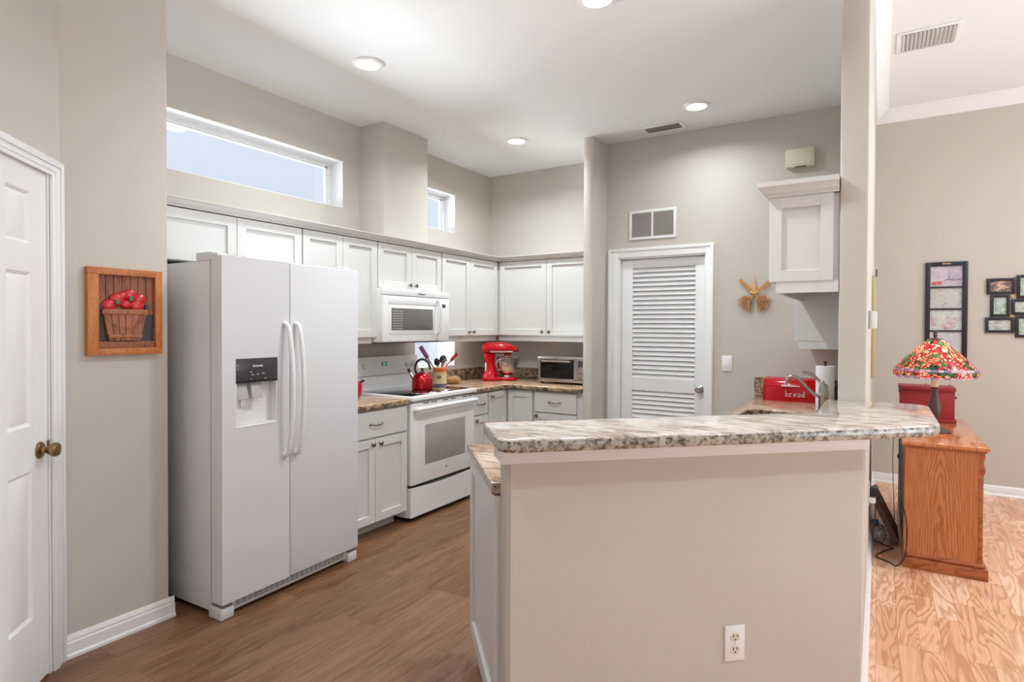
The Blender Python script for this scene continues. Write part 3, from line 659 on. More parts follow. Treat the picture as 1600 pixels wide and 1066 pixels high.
n_ = 12; pp = [(.004, .034), (rw-.004, .034), (rw-.004, .246)] + [(rw-.004-(rw-.008)*k/n_, .246-.018*math.sin(pi*k/n_)) for k in range(1, n_+1)]
B().prism(pp, .002, .038, .003, axis='y', seg=1).build('storage_drawer', 'appliance_white', t)
b = B().prism([(.600, .895), (.648, .895), (.648, 1.148), (.612, 1.148), (.585, 1.005), (.600, .998)], 0, rw, .004, axis='x', seg=1)
bg = b.build('backguard', 'appliance_white', t)
Mbg = Matrix.Translation((0, .585, 1.005)) @ Matrix.Rotation(R(-10.7), 4, 'X')
for xx in (.075, .135, .62, .69):
    k_ = B().lathe([(.023, 0), (.021, .004), (.019, .018), (0, .019)], seg=20, M=Mbg @ Matrix.Translation((xx, -.001, .072)) @ Matrix.Rotation(R(90), 4, 'X')).box(xx-.004, xx+.004, -.026, -.018, .056, .088, .002, M=Mbg)
    k_.build('knob', 'plastic_grey' if xx < 0 else 'appliance_white', bg)
B().box(.325, .385, -.003, .002, .072, .100, .002, M=Mbg).build('display', 'panel_dark', bg)
text('clock_digits', '4:21', .022, .355, -.0038, .079, 'led_green', bg, 'CENTER', .0004, M=Mbg)
for i in range(7):
    for j in range(3):
        if not 3 <= i <= 3: B().box(.25+i*.034, .25+i*.034+.018, -.002, .001, .05+j*.022, .052+j*.022, M=Mbg).build('button_mark', 'plastic_grey', bg)
for xx in (.06, .12, .165, .60, .67): B().box(xx, xx+.02, -.002, .001, .115, .117, M=Mbg).build('button_mark', 'plastic_grey', bg)

# ------------------------------------------------------------------ microwave
t = thing('microwave_oven', 'white over the range microwave with grey window and curved handle', 'microwave', (-3.05, 3.152, 0), R(90))
mw = .768
B().box(.012, mw-.012, .034, .405, 1.272, 1.672, .003).build('body', 'appliance_white', t)
B().box(.02, mw-.06, .05, .38, 1.264, 1.272).build('underside_vent', 'panel_dark', t)
B().box(0, mw, 0, .032, 1.622, 1.672, .005).build('top_grille', 'appliance_white', t)
text('lettering', 'Whirlpool', .019, .42, -.0008, 1.638, 'letter_dark', t, 'CENTER', .0002)
dr = B(); dr.box(0, mw-.148, 0, .032, 1.276, 1.618, .006, seg=3); dr = dr.build('door', 'appliance_white', t)
B().box(.050, .600, -.004, .004, 1.555, 1.606, .004).box(.055, .585, -.003, .004, 1.330, 1.552, .004).build('door_frame', 'appliance_white', dr)
B().box(.080, .552, -.006, .004, 1.363, 1.527, .003).build('window', 'microwave_glass', dr)
b = B()
for k in range(8): b.box(.088, .20, -.0068, -.0055, 1.375+k*.018, 1.379+k*.018)
b.build('window_mesh_lines', 'plastic_grey', dr)
pth = smooth_path([(.612, -.001, 1.330), (.607, -.030, 1.355), (.607, -.044, 1.42), (.607, -.048, 1.47), (.607, -.044, 1.53), (.607, -.030, 1.585), (.612, -.001, 1.603)], 5)
B().tube(pth, .011, 10).build('handle', 'appliance_white', dr)
cp = B().box(mw-.146, mw, 0, .032, 1.276, 1.618, .005).build('control_panel', 'appliance_white', t)
B().box(mw-.100, mw-.050, -.002, .002, 1.545, 1.572, .001).build('display', 'panel_dark', cp)

# ------------------------------------------------------------------ doors
def door_panel(b, x0, x1, z0, z1, y=0, inv=False):
    pass
# left entry closet door at 45 degrees
b = B()
for (x0, x1, z0, z1) in ((-.088, .0-.002, 0, 2.052), (DL_-.088, DL_, 0, 2.052)):
    b.box(x0, x1, -.014, -.001, z0, z1, .003, M=M45); b.box(x0+(.06 if x0 > -.2 else .004), x0+(.082 if x0 > -.2 else .026), -.020, -.013, z0, z1-.006, .002, M=M45)
    b.box(x0+(.02 if x0 > -.2 else .05), x0+(.03 if x0 > -.2 else .06), -.017, -.013, z0, z1-.05, .001, M=M45)
b.box(DL_+.0003, -.0883, -.0138, -.001, 1.985, 2.0515, M=M45).box(DL_-.06, -.0285, -.0198, -.013, 2.024, 2.0455, .001, M=M45).box(DL_-.03, -.06, -.017, -.013, 2.0, 2.01, .001, M=M45)
b.box(-.0995, -.0885, -.001, .119, 0, 1.987, M=M45).box(DL_-.0115, DL_, -.001, .119, 0, 1.987, M=M45).box(DL_, -.0885, -.001, .119, 1.988, 1.997, M=M45)
d1 = struct('door_1', b, 'trim_white')
def sixpanel(w):
    b = B(); b.box(0, w, .010, .035, 0, 1.975, .0)
    st = .115; pw = (w-2*st-.09)/2; zs = [(.265, .83), (1.0, 1.578), (1.685, 1.88)]
    cols = [(st, st+pw), (w-st-pw, w-st)]
    b.box(0, st, 0, .0105, 0, 1.975).box(w-st, w, 0, .0105, 0, 1.975).box(st+pw, w-st-pw, 0, .0105, 0, 1.975)
    zc = [0]+[z for a in zs for z in a]+[1.975]
    for c in cols:
        for i in range(0, 8, 2): b.box(c[0], c[1], 0, .0105, zc[i], zc[i+1])
        for z0, z1 in zs:
            tb = bmesh.new(); o = .028
            f = [(c[0]+.012, z0+.012), (c[1]-.012, z0+.012), (c[1]-.012, z1-.012), (c[0]+.012, z1-.012)]
            g = [(c[0]+.012+o, z0+.012+o), (c[1]-.012-o, z0+.012+o), (c[1]-.012-o, z1-.012-o), (c[0]+.012+o, z1-.012-o)]
            e = [(c[0], z0), (c[1], z0), (c[1], z1), (c[0], z1)]
            re = [tb.verts.new((x, .0, z)) for x, z in e]; rf = [tb.verts.new((x, .0095, z)) for x, z in f]; rg = [tb.verts.new((x, .001, z)) for x, z in g]
            for k in range(4): j = (k+1) % 4; tb.faces.new((re[k], re[j], rf[j], rf[k])); tb.faces.new((rf[k], rf[j], rg[j], rg[k]))
            tb.faces.new(rg); bmesh.ops.recalc_face_normals(tb, faces=tb.faces[:]); b.add(tb)
    return b
b = sixpanel(.636); bmesh.ops.transform(b.bm, matrix=M45 @ Matrix.Translation((-.738, .004, .010)), verts=b.bm.verts)
lf = struct('door_leaf', b, 'trim_white', d1, smooth=20)
Mk = M45 @ Matrix.Translation((-.162, .004, .907)) @ Matrix.Rotation(R(90), 4, 'X')
kb = B().lathe([(.033, 0), (.032, .005), (.026, .010), (.014, .013), (.012, .020), (.014, .028), (.021, .036), (.027, .045), (.028, .056), (.024, .064), (.012, .068), (0, .068)], seg=28, M=Mk).build('door_knob', 'brass', lf)
B().box(-.108, -.100, -.004, .004, .885, .935, .001, M=M45).build('strike_plate', 'brass', lf)

# pantry door
b = B()
for x0, x1 in ((DX0-.09, DX0+.003), (DX1-.003, -1.098+.005)):
    b.box(x0, x1, PY-.014, PY-.001, 0, 2.048, .003)
    if x0 < -1.9: b.box(x0+.004, x0+.028, PY-.020, PY-.013, 0, 2.044, .002)
    else: b.box(x1-.022, x1-.004, PY-.020, PY-.013, 0, 2.044, .002)
b.box(DX0+.0032, DX1-.0032, PY-.0135, PY-.001, 1.972, 2.0475).box(DX0-.0618, DX1+.0348, PY-.0195, PY-.013, 2.022, 2.0438, .001)
b.box(DX0+.001, DX0+.014, PY-.001, PY+.109, 0, 1.974).box(DX1-.014, DX1-.001, PY-.001, PY+.109, 0, 1.974).box(DX0+.014, DX1-.014, PY-.001, PY+.109, 1.960, 1.974)
d2 = struct('door_2', b, 'trim_white')
lx0, lx1 = DX0+.016, DX1-.016; yf = PY+.035
b = B(); b.box(lx0, -1.762, yf, yf+.035, .008, 1.957, .002).box(-1.243, lx1, yf, yf+.035, .008, 1.957, .002)
b.box(-1.762, -1.243, yf, yf+.035, 1.885, 1.957).box(-1.762, -1.243, yf, yf+.035, .866, .966).box(-1.762, -1.243, yf, yf+.035, .008, .22)
b.box(-1.762, -1.243, yf+.03, yf+.034, .2, 1.9)
lf = struct('door_leaf', b, 'trim_white', d2)
b = B()
def slats(za, zb, n):
    st = (zb-za)/n
    for k in range(n):
        z = za+st*(k+.5); b.box(-1.765, -1.24, -.0215, .0215, -.003, .003, M=Matrix.Translation((0, yf+.017, z)) @ Matrix.Rotation(R(56), 4, 'X'))
slats(.966, 1.885, 24); slats(.22, .866, 17)
struct('louvre_slats', b, 'trim_white', lf)
Mk = Matrix.Translation((-1.200, yf, .905)) @ Matrix.Rotation(R(90), 4, 'X')
B().lathe([(.031, 0), (.030, .006), (.022, .010), (.012, .014), (.012, .034), (.022, .042), (.027, .052), (.025, .062), (.016, .067), (.012, .064), (0, .064)], seg=24, M=Mk).build('door_knob', 'nickel', lf)
struct('wall_pantry_back', B().box(-1.97, -.2, PY+.6, PY+.65, 0, CEIL), 'wall_paint')

# ------------------------------------------------------------------ fixtures on the pantry wall and ceilings
t = thing('return_air_grille', 'white louvred return air grille on the wall above the pantry door', 'vent', (-1.583, PY, 2.233))
gw, gh = .196, .120
b = B(); b.box(-gw, gw, -.010, -.001, gh-.022, gh, .002).box(-gw, gw, -.010, -.001, -gh, -gh+.022, .002).box(-gw, -gw+.022, -.010, -.001, -gh+.02, gh-.02, .002).box(gw-.022, gw, -.010, -.001, -gh+.02, gh-.02, .002).box(-.008, .008, -.010, -.001, -gh+.02, gh-.02)
b.build('frame', 'trim_white', t)
B().box(-gw+.02, gw-.02, -.002, -.0008, -gh+.02, gh-.02).build('backing', 'vent_gap', t)
b = B()
for k in range(18): b.box(-gw+.02, gw-.02, -.0075, .0035, -.0006, .0006, M=Matrix.Translation((0, -.004, -gh+.028+k*.0108)) @ Matrix.Rotation(R(30), 4, 'X'))
b.build('slats', 'vent_grey', t)

t = thing('door_chime', 'cream door chime box high on the wall above the end cabinet', 'door chime', (-.495, PY, 2.605))
B().box(-.093, .093, -.052, -.001, -.062, .066, .004).build('housing', 'ivory', t)
B().box(-.083, .083, -.055, -.051, -.048, .060, .003).build('front_cover', 'ivory', t)
B().box(-.03, .04, -.050, -.030, -.066, -.060).build('sound_slot', 'bronze', t)

t = thing('light_switch', 'white rocker light switch on the wall right of the pantry door', 'switch', (-.990, PY, 1.116))
B().box(-.037, .037, -.006, -.001, -.060, .060, .0025).build('cover_plate', 'trim_white', t)
B().box(-.0165, .0165, -.009, -.005, -.033, .033, .002).build('rocker', 'trim_white', t)

def ceiling_register(label, x0, x1, y0, y1, z, alongx, n, matn='vent_grey'):
    cx_, cy_ = (x0+x1)/2, (y0+y1)/2; hx, hy = (x1-x0)/2, (y1-y0)/2; fr = .028
    t = thing('ceiling_vent', label, 'vent', (cx_, cy_, z))
    b = B(); b.box(-hx, hx, -hy, -hy+fr, -.008, -.001, .002).box(-hx, hx, hy-fr, hy, -.008, -.001, .002).box(-hx, -hx+fr, -hy+fr, hy-fr, -.008, -.001, .002).box(hx-fr, hx, -hy+fr, hy-fr, -.008, -.001, .002)
    b.build('frame', 'ceiling_paint', t)
    B().box(-hx+fr, hx-fr, -hy+fr, hy-fr, -.002, -.0008).build('backing', 'vent_gap', t)
    b = B()
    for k in range(n):
        if alongx:
            y = -hy+fr+(2*hy-2*fr)*(k+.5)/n; b.box(-hx+fr, hx-fr, -.010, .010, -.0007, .0007, M=Matrix.Translation((0, y, -.008)) @ Matrix.Rotation(R(35), 4, 'X'))
        else:
            x = -hx+fr+(2*hx-2*fr)*(k+.5)/n; b.box(-.010, .010, -hy+fr, hy-fr, -.0007, .0007, M=Matrix.Translation((x, 0, -.010)) @ Matrix.Rotation(R(40), 4, 'Y'))
    b.build('louvres', matn, t)
ceiling_register('grey slotted air vent in the kitchen ceiling near the pantry wall', -1.60, -1.28, 4.455, 4.62, CEIL, True, 5)
ceiling_register('white slatted air vent in the living room ceiling, upper right', .078, .43, 4.68, 5.02, LCEIL, False, 13, 'ceiling_paint')
names = ['recessed ceiling light nearest the long high window', 'recessed ceiling light deepest in the kitchen, toward the corner with the small window',
         'recessed ceiling light beside the ceiling vent and pantry wall', 'recessed ceiling light cut off by the top edge of the picture']
for (lx, ly), nm in zip(LIGHTS, names):
    t = thing('ceiling_light', nm, 'ceiling light', (lx, ly, CEIL), 0, 'recessed ceiling lights')
    B().lathe([(.092, -.0005), (.090, -.006), (.070, -.009), (.066, -.004), (.066, -.0005)], seg=36).build('trim_ring', 'trim_white', t)
    B().lathe([(.066, -.003), (.05, -.006), (0, -.007)], seg=36).build('diffuser', 'lamp_glow', t)

# palm broom decoration
t = thing('straw_wall_hanging', 'two small straw brooms tied crossed, hanging on the pantry wall', 'wall decoration', (-.795, PY-.004, 1.65))
rnd = random.Random(3)
for sg, (tx, tz) in ((-1, (-.105, .105)), (1, (.105, .085))):
    b = B()
    for k in range(9):
        a = (k-4)*.0016; b.tube([(tx+a, -.010-.001*(k % 3), tz-sg*a), (sg*.006+a*1.3, -.016, -.002-sg*a), (-sg*.018+a, -.016, -.026)], [.003, .0032, .003], 5)
    b.build('handle', 'straw', t)
for sg in (-1, 1):
    b = B()
    for k in range(70):
        u = -1+2*(k+.5)/70+rnd.uniform(-.03, .03); an = R(sg*34)+u*R(44); L_ = .105+.022*rnd.random(); x0, z0 = sg*.010, -.022; yy = -.010-rnd.uniform(0, .014)
        dx, dz = sin(an), -cos(an)
        b.tube([(x0, yy, z0), (x0+sg*.020+dx*L_*.45, yy-.004, z0+.012+dz*L_*.45), (x0+sg*.026+dx*L_*.75, yy, z0-.012+dz*L_*.9)], [.0016, .0013, .0006], 4, caps=False)
    b.build('bristles', 'straw_bristle', t, kind='stuff')
b = B(); 
for k in range(7): b.tube([((k-3)*.0055, -.016, -.02), ((k-3)*.003, -.018, .06), ((k-3)*.0008, -.012, .10)], [.003, .0025, .002], 5)
b.tube([(.0, -.012, .098), (.007, -.012, .115), (0, -.012, .130), (-.007, -.012, .115), (0, -.012, .098)], .0022, 6)
b.build('hanging_loop', 'straw_light', t)
B().tube([(-.03, -.02, .005), (0, -.027, -.004), (.03, -.02, .005)], .006, 8).build('binding', 'straw_light', t)

# ------------------------------------------------------------------ end wall cabinets on the divider wall
def endcab(label, x0, y0, y1, z0, z1, rail, crown):
    t = thing('wall_cabinet', label, 'cabinet', (x0, y1, 0), R(-90), 'white wall cabinets')   # doors face -X; local x runs toward the camera
    w_, d_ = y1-y0, WX0-x0-.002
    b = B(); b.box(0, w_-.020, .021, d_, z0, z1); 
    if rail: b.box(0, w_-.0225, .030, .048, rail, z0).box(w_-.022, w_-.004, .030, d_, rail, z0)
    b.build('body', 'cabinet_white', t)
    e = B().shaker(-d_, -.022, z0, z1, 0, .019, fr=.052) if crown else B().box(-d_, -.022, 0, .019, z0, z1)
    bmesh.ops.transform(e.bm, matrix=Matrix.Translation((w_, 0, 0)) @ Matrix.Rotation(R(90), 4, 'Z') @ Matrix.Translation((d_, 0, 0)) @ Matrix.Translation((0, 0, 0)), verts=e.bm.verts)
    bmesh.ops.translate(e.bm, vec=(0, 0, 0), verts=e.bm.verts)
    e.build('end_panel', 'cabinet_white', t)
    knob(B().shaker(.003, w_/2-.0015, z0+.002, z1-.002).build('door', 'cabinet_white', t), w_/2-.035, 0, z0+.035)
    knob(B().shaker(w_/2+.0015, w_-.001, z0+.002, z1-.002).build('door', 'cabinet_white', t), w_/2+.035, 0, z0+.035)
    if crown:
        tb = bmesh.new(); zc0, zc1 = 1.995, 2.062; pf = [(0, zc0), (-.006, zc0), (-.010, zc0+.012), (-.022, zc0+.018), (-.030, zc0+.034), (-.046, zc0+.046), (-.048, zc1), (0, zc1)]
        rg = []
        for (px_, py_, ox, oy) in ((w_, d_, 1, 0), (w_, 0, 1, -1), (0, 0, 0, -1)):
            rg.append([tb.verts.new((px_-ox*a, py_-oy*a if False else py_+(-oy)*a*-1*-1 if False else py_ + (a if oy == -1 else 0), z)) for a, z in pf])
        for q in range(2):
            for i in range(len(pf)): j = (i+1) % len(pf); tb.faces.new((rg[q][i], rg[q][j], rg[q+1][j], rg[q+1][i]))
        tb.faces.new(rg[0]); tb.faces.new(rg[2][::-1]); bmesh.ops.recalc_face_normals(tb, faces=tb.faces[:])
        B().add(tb).box(0, w_, 0, d_, zc1-.01, zc1).build('crown', 'cabinet_white', t)
    return t
endcab('white wall cabinet with crown and shaker end panel beside the pillar', -.443, PIL+.002, 4.02, 1.604, 1.995, 1.552, True)
endcab('lower white wall cabinet seen beneath and behind the crowned end cabinet', -.453, 4.03, PY-.002, 1.312, 1.995, 1.262, False)

# ------------------------------------------------------------------ apple picture on the entry wall
t = thing('apple_basket_picture', 'wooden shadow box picture of a basket of red apples on the beige wall', 'picture', (PX, 1.333, 1.45), R(90))
hw, hh = .153, .19
b = B(); b.box(-hw, -hw+.043, -.030, -.001, -hh, hh-.030, .002); b.build('frame_rail', 'cedar_frame', t)
B().box(hw-.030, hw, -.030, -.001, -hh+.030, hh, .002).build('frame_rail', 'cedar_frame', t)
B().box(-hw, hw-.030, -.030, -.001, hh-.030, hh, .002).build('frame_rail', 'cedar_frame', t)
B().box(-hw+.043, hw, -.030, -.001, -hh, -hh+.030, .002).build('frame_rail', 'cedar_frame', t)
b = B(); n = 7; xa, xb = -hw+.043, hw-.030
for k in range(n): b.box(xa+(xb-xa)*k/n+.0008, xa+(xb-xa)*(k+1)/n-.0008, -.010, -.001, -.01, hh-.030, .001, seg=1)
b.build('backboard', 'cedar_plank', t)
B().box(xa, xb, -.009, -.001, -.130, -.010).build('slate_band', 'slate_paint', t)
B().box(xa, xb, -.020, -.001, -.160, -.130, .001).build('ledge', 'cedar_plank', t)
b = B(); zt, zb_ = .012, -.126; xo = -.004
for k in range(6):
    a0, a1 = -1+2*k/6+.015, -1+2*(k+1)/6-.015
    tb = bmesh.new(); wt, wb = .092, .064
    fr_ = [(xo+a0*wb, zb_), (xo+a1*wb, zb_), (xo+a1*wt, zt), (xo+a0*wt, zt)]
    v1 = [tb.verts.new((x, -.030+.006*abs(a0), z)) for x, z in fr_]; v2 = [tb.verts.new((x, -.010, z)) for x, z in fr_]
    tb.faces.new(v1); tb.faces.new(v2[::-1])
    for i in range(4): tb.faces.new((v1[i], v1[(i+1) % 4], v2[(i+1) % 4], v2[i]))
    bmesh.ops.recalc_face_normals(tb, faces=tb.faces[:]); b.add(tb)
b.box(xo-.094, xo+.094, -.033, -.024, -.012, .012, .002).box(xo-.068, xo+.068, -.033, -.024, -.116, -.100, .002)
b.tube(smooth_path([(xo-.088, -.034, -.005), (xo-.05, -.036, -.055), (xo, -.036, -.070), (xo+.05, -.036, -.055), (xo+.088, -.034, -.005)], 6), .0016, 6)
b.build('basket', 'basket_wood', t)
for (x, z, r) in ((-.062, .028, .030), (-.030, .054, .032), (.022, .076, .030), (.062, .058, .028), (.050, .030, .031), (.005, .034, .024), (-.01, .07, .022)):
    B().ball((xo+x, -.018, z), (r, .013, r*.85), 16).build('apple', 'apple_red', t)
for (x, z) in ((-.035, .042), (.020, .058)):
    B().box(xo+x-.009, xo+x+.009, -.037, -.030, z-.010, z+.012, .003).build('leaf', 'leaf_green', t)
B().box(xo-.104, xo-.086, -.02, -.010, .002, .034, .003).box(xo+.086, xo+.104, -.02, -.010, .002, .034, .003).build('bucket_ear', 'slate_paint', t)

# ------------------------------------------------------------------ small things on the counters
def kettle(label, loc, rz, s=1):
    t = thing('kettle', label, 'kettle', loc, rz, 'red kettles')
    B().lathe([(0, 0), (.078*s, 0), (.083*s, .006*s), (.084*s, .04*s), (.080*s, .075*s), (.066*s, .105*s), (.045*s, .125*s), (.030*s, .130*s), (0, .131*s)], seg=32).build('body', 'red_metal', t)
    B().lathe([(.026*s, .129*s), (.020*s, .138*s), (.008*s, .142*s), (.007*s, .150*s), (.014*s, .156*s), (.010*s, .166*s), (0, .168*s)], seg=16).build('lid_knob', 'black_plastic', t)
    B().tube(smooth_path([(-.045*s, 0, .118*s), (-.058*s, 0, .165*s), (-.040*s, 0, .215*s), (0, 0, .235*s), (.042*s, 0, .215*s), (.060*s, 0, .17*s), (.062*s, 0, .15*s)], 5), .009*s, 10).build('handle', 'black_plastic', t)
    sp = B().tube([(-.060*s, 0, .080*s), (-.085*s, 0, .108*s), (-.100*s, 0, .135*s)], [.020*s, .015*s, .011*s], 14).build('spout', 'steel', t)
    B().tube([(-.095*s, 0, .130*s), (-.112*s, 0, .160*s)], [.014*s, .010*s], 10).build('whistle', 'black_plastic', sp)
    return t
kettle('shiny red kettle with black arched handle standing on the cooktop', (-3.075, 3.61, .8968), R(32))
t = thing('teapot', 'red pot partly hidden behind the refrigerator on the left counter', 'teapot', (-3.20, 2.995, CT))
B().lathe([(0, 0), (.05, 0), (.062, .02), (.068, .05), (.066, .085), (.055, .11), (0, .115)], seg=28).build('body', 'red_enamel', t)
B().tube(smooth_path([(-.01, .058, .085), (.01, .085, .105), (.02, .095, .115)], 4), [.009]*9, 8).build('handle', 'black_plastic', t)
B().ball((.021, .098, .117), .010, 10).build('handle_tip', 'ivory', t)
B().ball((0, 0, .122), .012, 10).build('lid_knob', 'black_plastic', t)

# crock with utensils
cx_, cy_ = -3.225, 4.02
t = thing('utensil_crock', 'square cream utensil crock with an orange rim and purple foot', 'crock', (cx_, cy_, CT), R(30))
def sq(r, k=.72): return [(r*(abs(cos(a))**k)*(1 if cos(a) > 0 else -1), r*(abs(sin(a))**k)*(1 if sin(a) > 0 else -1)) for a in [2*pi*i/24 for i in range(24)]]
B().prism(sq(.056), .012, .118).build('body', 'crock_cream', t); B().prism(sq(.058), 0, .014, .002).build('foot', 'crock_purple', t)
rm = B().prism(sq(.0585), .116, .152, .002); rm.build('rim_band', 'crock_orange', t)
b = B()
for k in range(3): b.ball((.0, -.057, .07), (.004, .003, .018), 10, M=Matrix.Rotation(R(-30+0), 4, 'Z') @ Matrix.Translation((0, 0, 0)))
for k in range(5):
    a = R(72*k); b.ball((.012*cos(a), -.0565, .072+.010*sin(a)), (.007, .002, .006), 8, M=Matrix.Rotation(R(0), 4, 'Z'))
b.build('flower_emblem', 'letter_dark', t)
ctop = Vector((cx_, cy_, CT+.10))
def utensil(name, label, dx, dy, tip, mhead, head, hm='black_plastic'):
    t = thing(name, label, 'utensil', (cx_+dx*.4, cy_+dy*.4, CT+.1525), 0, 'utensils in the crock')
    base_ = Vector((0, 0, 0)); tp = Vector(tip)
    B().tube([base_, base_+tp*.6], .0055, 8).build('handle', hm, t)
    h = B(); d = tp.normalized(); M = Matrix.Translation(base_+tp*.6) @ d.to_track_quat('Z', 'X').to_matrix().to_4x4() @ Matrix.Rotation(R(40), 4, 'Z')
    head(h, M); h.build('head', mhead, t)
def spat(w_, l_): return lambda h, M: h.box(-w_/2, w_/2, -.005, .005, -.012, l_, .0045, M=M)
def ladle(h, M): h.ball((0, 0, .028), (.037, .026, .036), 18, M=M)
def whisk(h, M):
    for k in range(5):
        a = pi*k/5; h.tube([(0, 0, 0), (.022*cos(a), .022*sin(a), .035), (.018*cos(a), .018*sin(a), .07), (0, 0, .085), (-.018*cos(a), -.018*sin(a), .07), (-.022*cos(a), -.022*sin(a), .035), (0, 0, 0)], .0015, 5, M=M)
utensil('spatula', 'tall maroon spatula leaning left in the crock', -.095, -.105, (-.060, -.072, .15), 'purple_silicone', spat(.048, .11), 'purple_silicone')
utensil('spatula', 'red spatula leaning right in the crock', .07, .085, (.055, .080, .105), 'red_silicone', spat(.042, .075), 'red_silicone')
utensil('ladle', 'round black ladle standing in the middle of the crock', .02, .02, (.01, .010, .070), 'black_plastic', ladle)
utensil('slotted_spoon', 'black spoon left of the ladle in the crock', -.03, -.02, (-.002, -.012, .034), 'black_plastic', ladle)
utensil('whisk', 'small steel whisk at the right front of the crock', .095, -.06, (.045, -.025, .040), 'steel', whisk, 'steel')

t = thing('bread_loaf', 'loaf of bread in a clear bag beside the crock', 'bread', (-3.19, 4.165, CT), R(33))
b = B().ball((0, 0, .033), (.070, .045, .034), 20)
for v in b.bm.verts: v.co.z = max(v.co.z, .001); v.co += Vector((0, 0, .004*sin(v.co.x*90)))
b.build('loaf', 'bread_crust', t)
b = B().ball((-.01, 0, .04), (.080, .050, .042), 20)
for v in b.bm.verts: v.co += Vector((rnd.uniform(-.003, .003), rnd.uniform(-.003, .003), rnd.uniform(-.003, .003))); v.co.z = max(v.co.z, .0015)
b.tube([(-.02, 0, .07), (-.022, 0, .095), (-.03, 0, .112)], [.012, .006, .014], 8)
b.build('bag', 'glass_cup', t)

# stand mixer
t = thing('stand_mixer', 'red stand mixer with a steel bowl in the counter corner', 'mixer', (-3.06, 4.70, CT), R(33))
b = B()
pth = [(-.165, 0), (-.160, .05), (-.145, .078)] ; 
b.prism([(-.160, -.05), (-.150, -.085), (-.10, -.105), (-.04, -.10), (.02, -.08), (.08, -.085), (.14, -.085), (.165, -.05), (.17, 0), (.165, .05), (.14, .085), (.08, .085), (.02, .08), (-.04, .10), (-.10, .105), (-.150, .085), (-.160, .05), (-.165, 0)], 0, .032, .012, seg=3)
# tapering pedestal
rg = [(-.085, .080, .088, .030), (-.082, .066, .072, .06), (-.080, .052, .054, .10), (-.084, .045, .046, .15), (-.088, .046, .046, .20), (-.090, .055, .050, .25)]
tb = bmesh.new(); rings = []
for (cx0, rx, ry, z) in rg: rings.append([tb.verts.new((cx0+rx*cos(2*pi*k/24), ry*sin(2*pi*k/24), z)) for k in range(24)])
for a_, b_ in zip(rings, rings[1:]):
    for k in range(24): tb.faces.new((a_[k], a_[(k+1) % 24], b_[(k+1) % 24], b_[k]))
tb.faces.new(rings[0][::-1]); tb.faces.new(rings[-1]); bmesh.ops.recalc_face_normals(tb, faces=tb.faces[:]); b.add(tb)
b.build('base', 'red_enamel', t)
# head
tb = bmesh.new(); rings = []
prof_h = [(-.158, .012, .012, .298), (-.152, .036, .040, .296), (-.13, .052, .056, .294), (-.09, .058, .062, .295), (-.02, .060, .064, .296), (.05, .058, .062, .296), (.10, .052, .053, .294), (.135, .040, .038, .290), (.15, .030, .026, .286), (.172, .028, .022, .286), (.176, .020, .016, .286)]
for (x, ry, rz_, zc) in prof_h: rings.append([tb.verts.new((x, ry*cos(2*pi*k/24), zc+rz_*sin(2*pi*k/24)*(1 if sin(2*pi*k/24) > 0 else .72))) for k in range(24)])
for a_, b_ in zip(rings, rings[1:]):
    for k in range(24): tb.faces.new((a_[k], a_[(k+1) % 24], b_[(k+1) % 24], b_[k]))
tb.faces.new(rings[0][::-1]); tb.faces.new(rings[-1]); bmesh.ops.recalc_face_normals(tb, faces=tb.faces[:])
hd = B().add(tb).build('motor_head', 'red_enamel', t)
b = B(); b.box(-.085, .13, -.0655, -.058, .262, .278, .002).box(-.085, .13, .058, .0655, .262, .278, .002); b.build('trim_band', 'steel', hd)
B().cyl((.176, 0, .286), (.182, 0, .286), .015).build('attachment_cap', 'black_plastic', hd)
B().lathe([(.034, .232), (.036, .25), (.03, .262)], c=(.085, 0, 0), seg=20).build('beater_hub', 'red_enamel', hd)
bw = B().lathe([(.038, .034), (.045, .036), (.040, .048), (.056, .060), (.082, .088), (.095, .135), (.098, .205), (.102, .210), (.098, .213), (.095, .207), (.092, .135), (.078, .090), (.045, .062), (0, .056)], c=(.078, 0, 0), seg=36, closed=True).build('bowl', 'steel', t)
B().tube(smooth_path([(.016, -.076, .190), (-.010, -.098, .195), (-.020, -.104, .15), (-.006, -.092, .105), (.026, -.066, .104)], 6), .006, 8).build('bowl_handle', 'steel', bw)
B().tube([(.078, 0, .24), (.078, 0, .13)], .007, 10).build('beater_shaft', 'steel', t)
B().lathe([(.088, .14), (.104, .17), (.120, .222), (.117, .222), (.101, .17), (.085, .14)], c=(.092, 0, 0), seg=30, closed=True).build('pouring_shield', 'glass_cup', t)
B().lathe([(.010, 0), (.008, .014), (0, .015)], seg=14, M=Matrix.Translation((-.10, -.058, .285)) @ Matrix.Rotation(R(90), 4, 'X')).build('speed_knob', 'black_plastic', t)
B().box(-.131, -.118, -.034, -.026, .07, .165, .003).build('side_label', 'letter_white', t)
B().tube(smooth_path([(-2.90, 4.90, CT+.005), (-2.80, 4.98, CT+.02), (-2.74, 5.03, CT+.045), (-2.69, 5.06, CT+.06), (-2.66, 5.085, CT+.05)], 5), .0035, 6).build('black_cord', 'black_plastic', label='black power cord looping on the counter behind the mixer', category='cord')

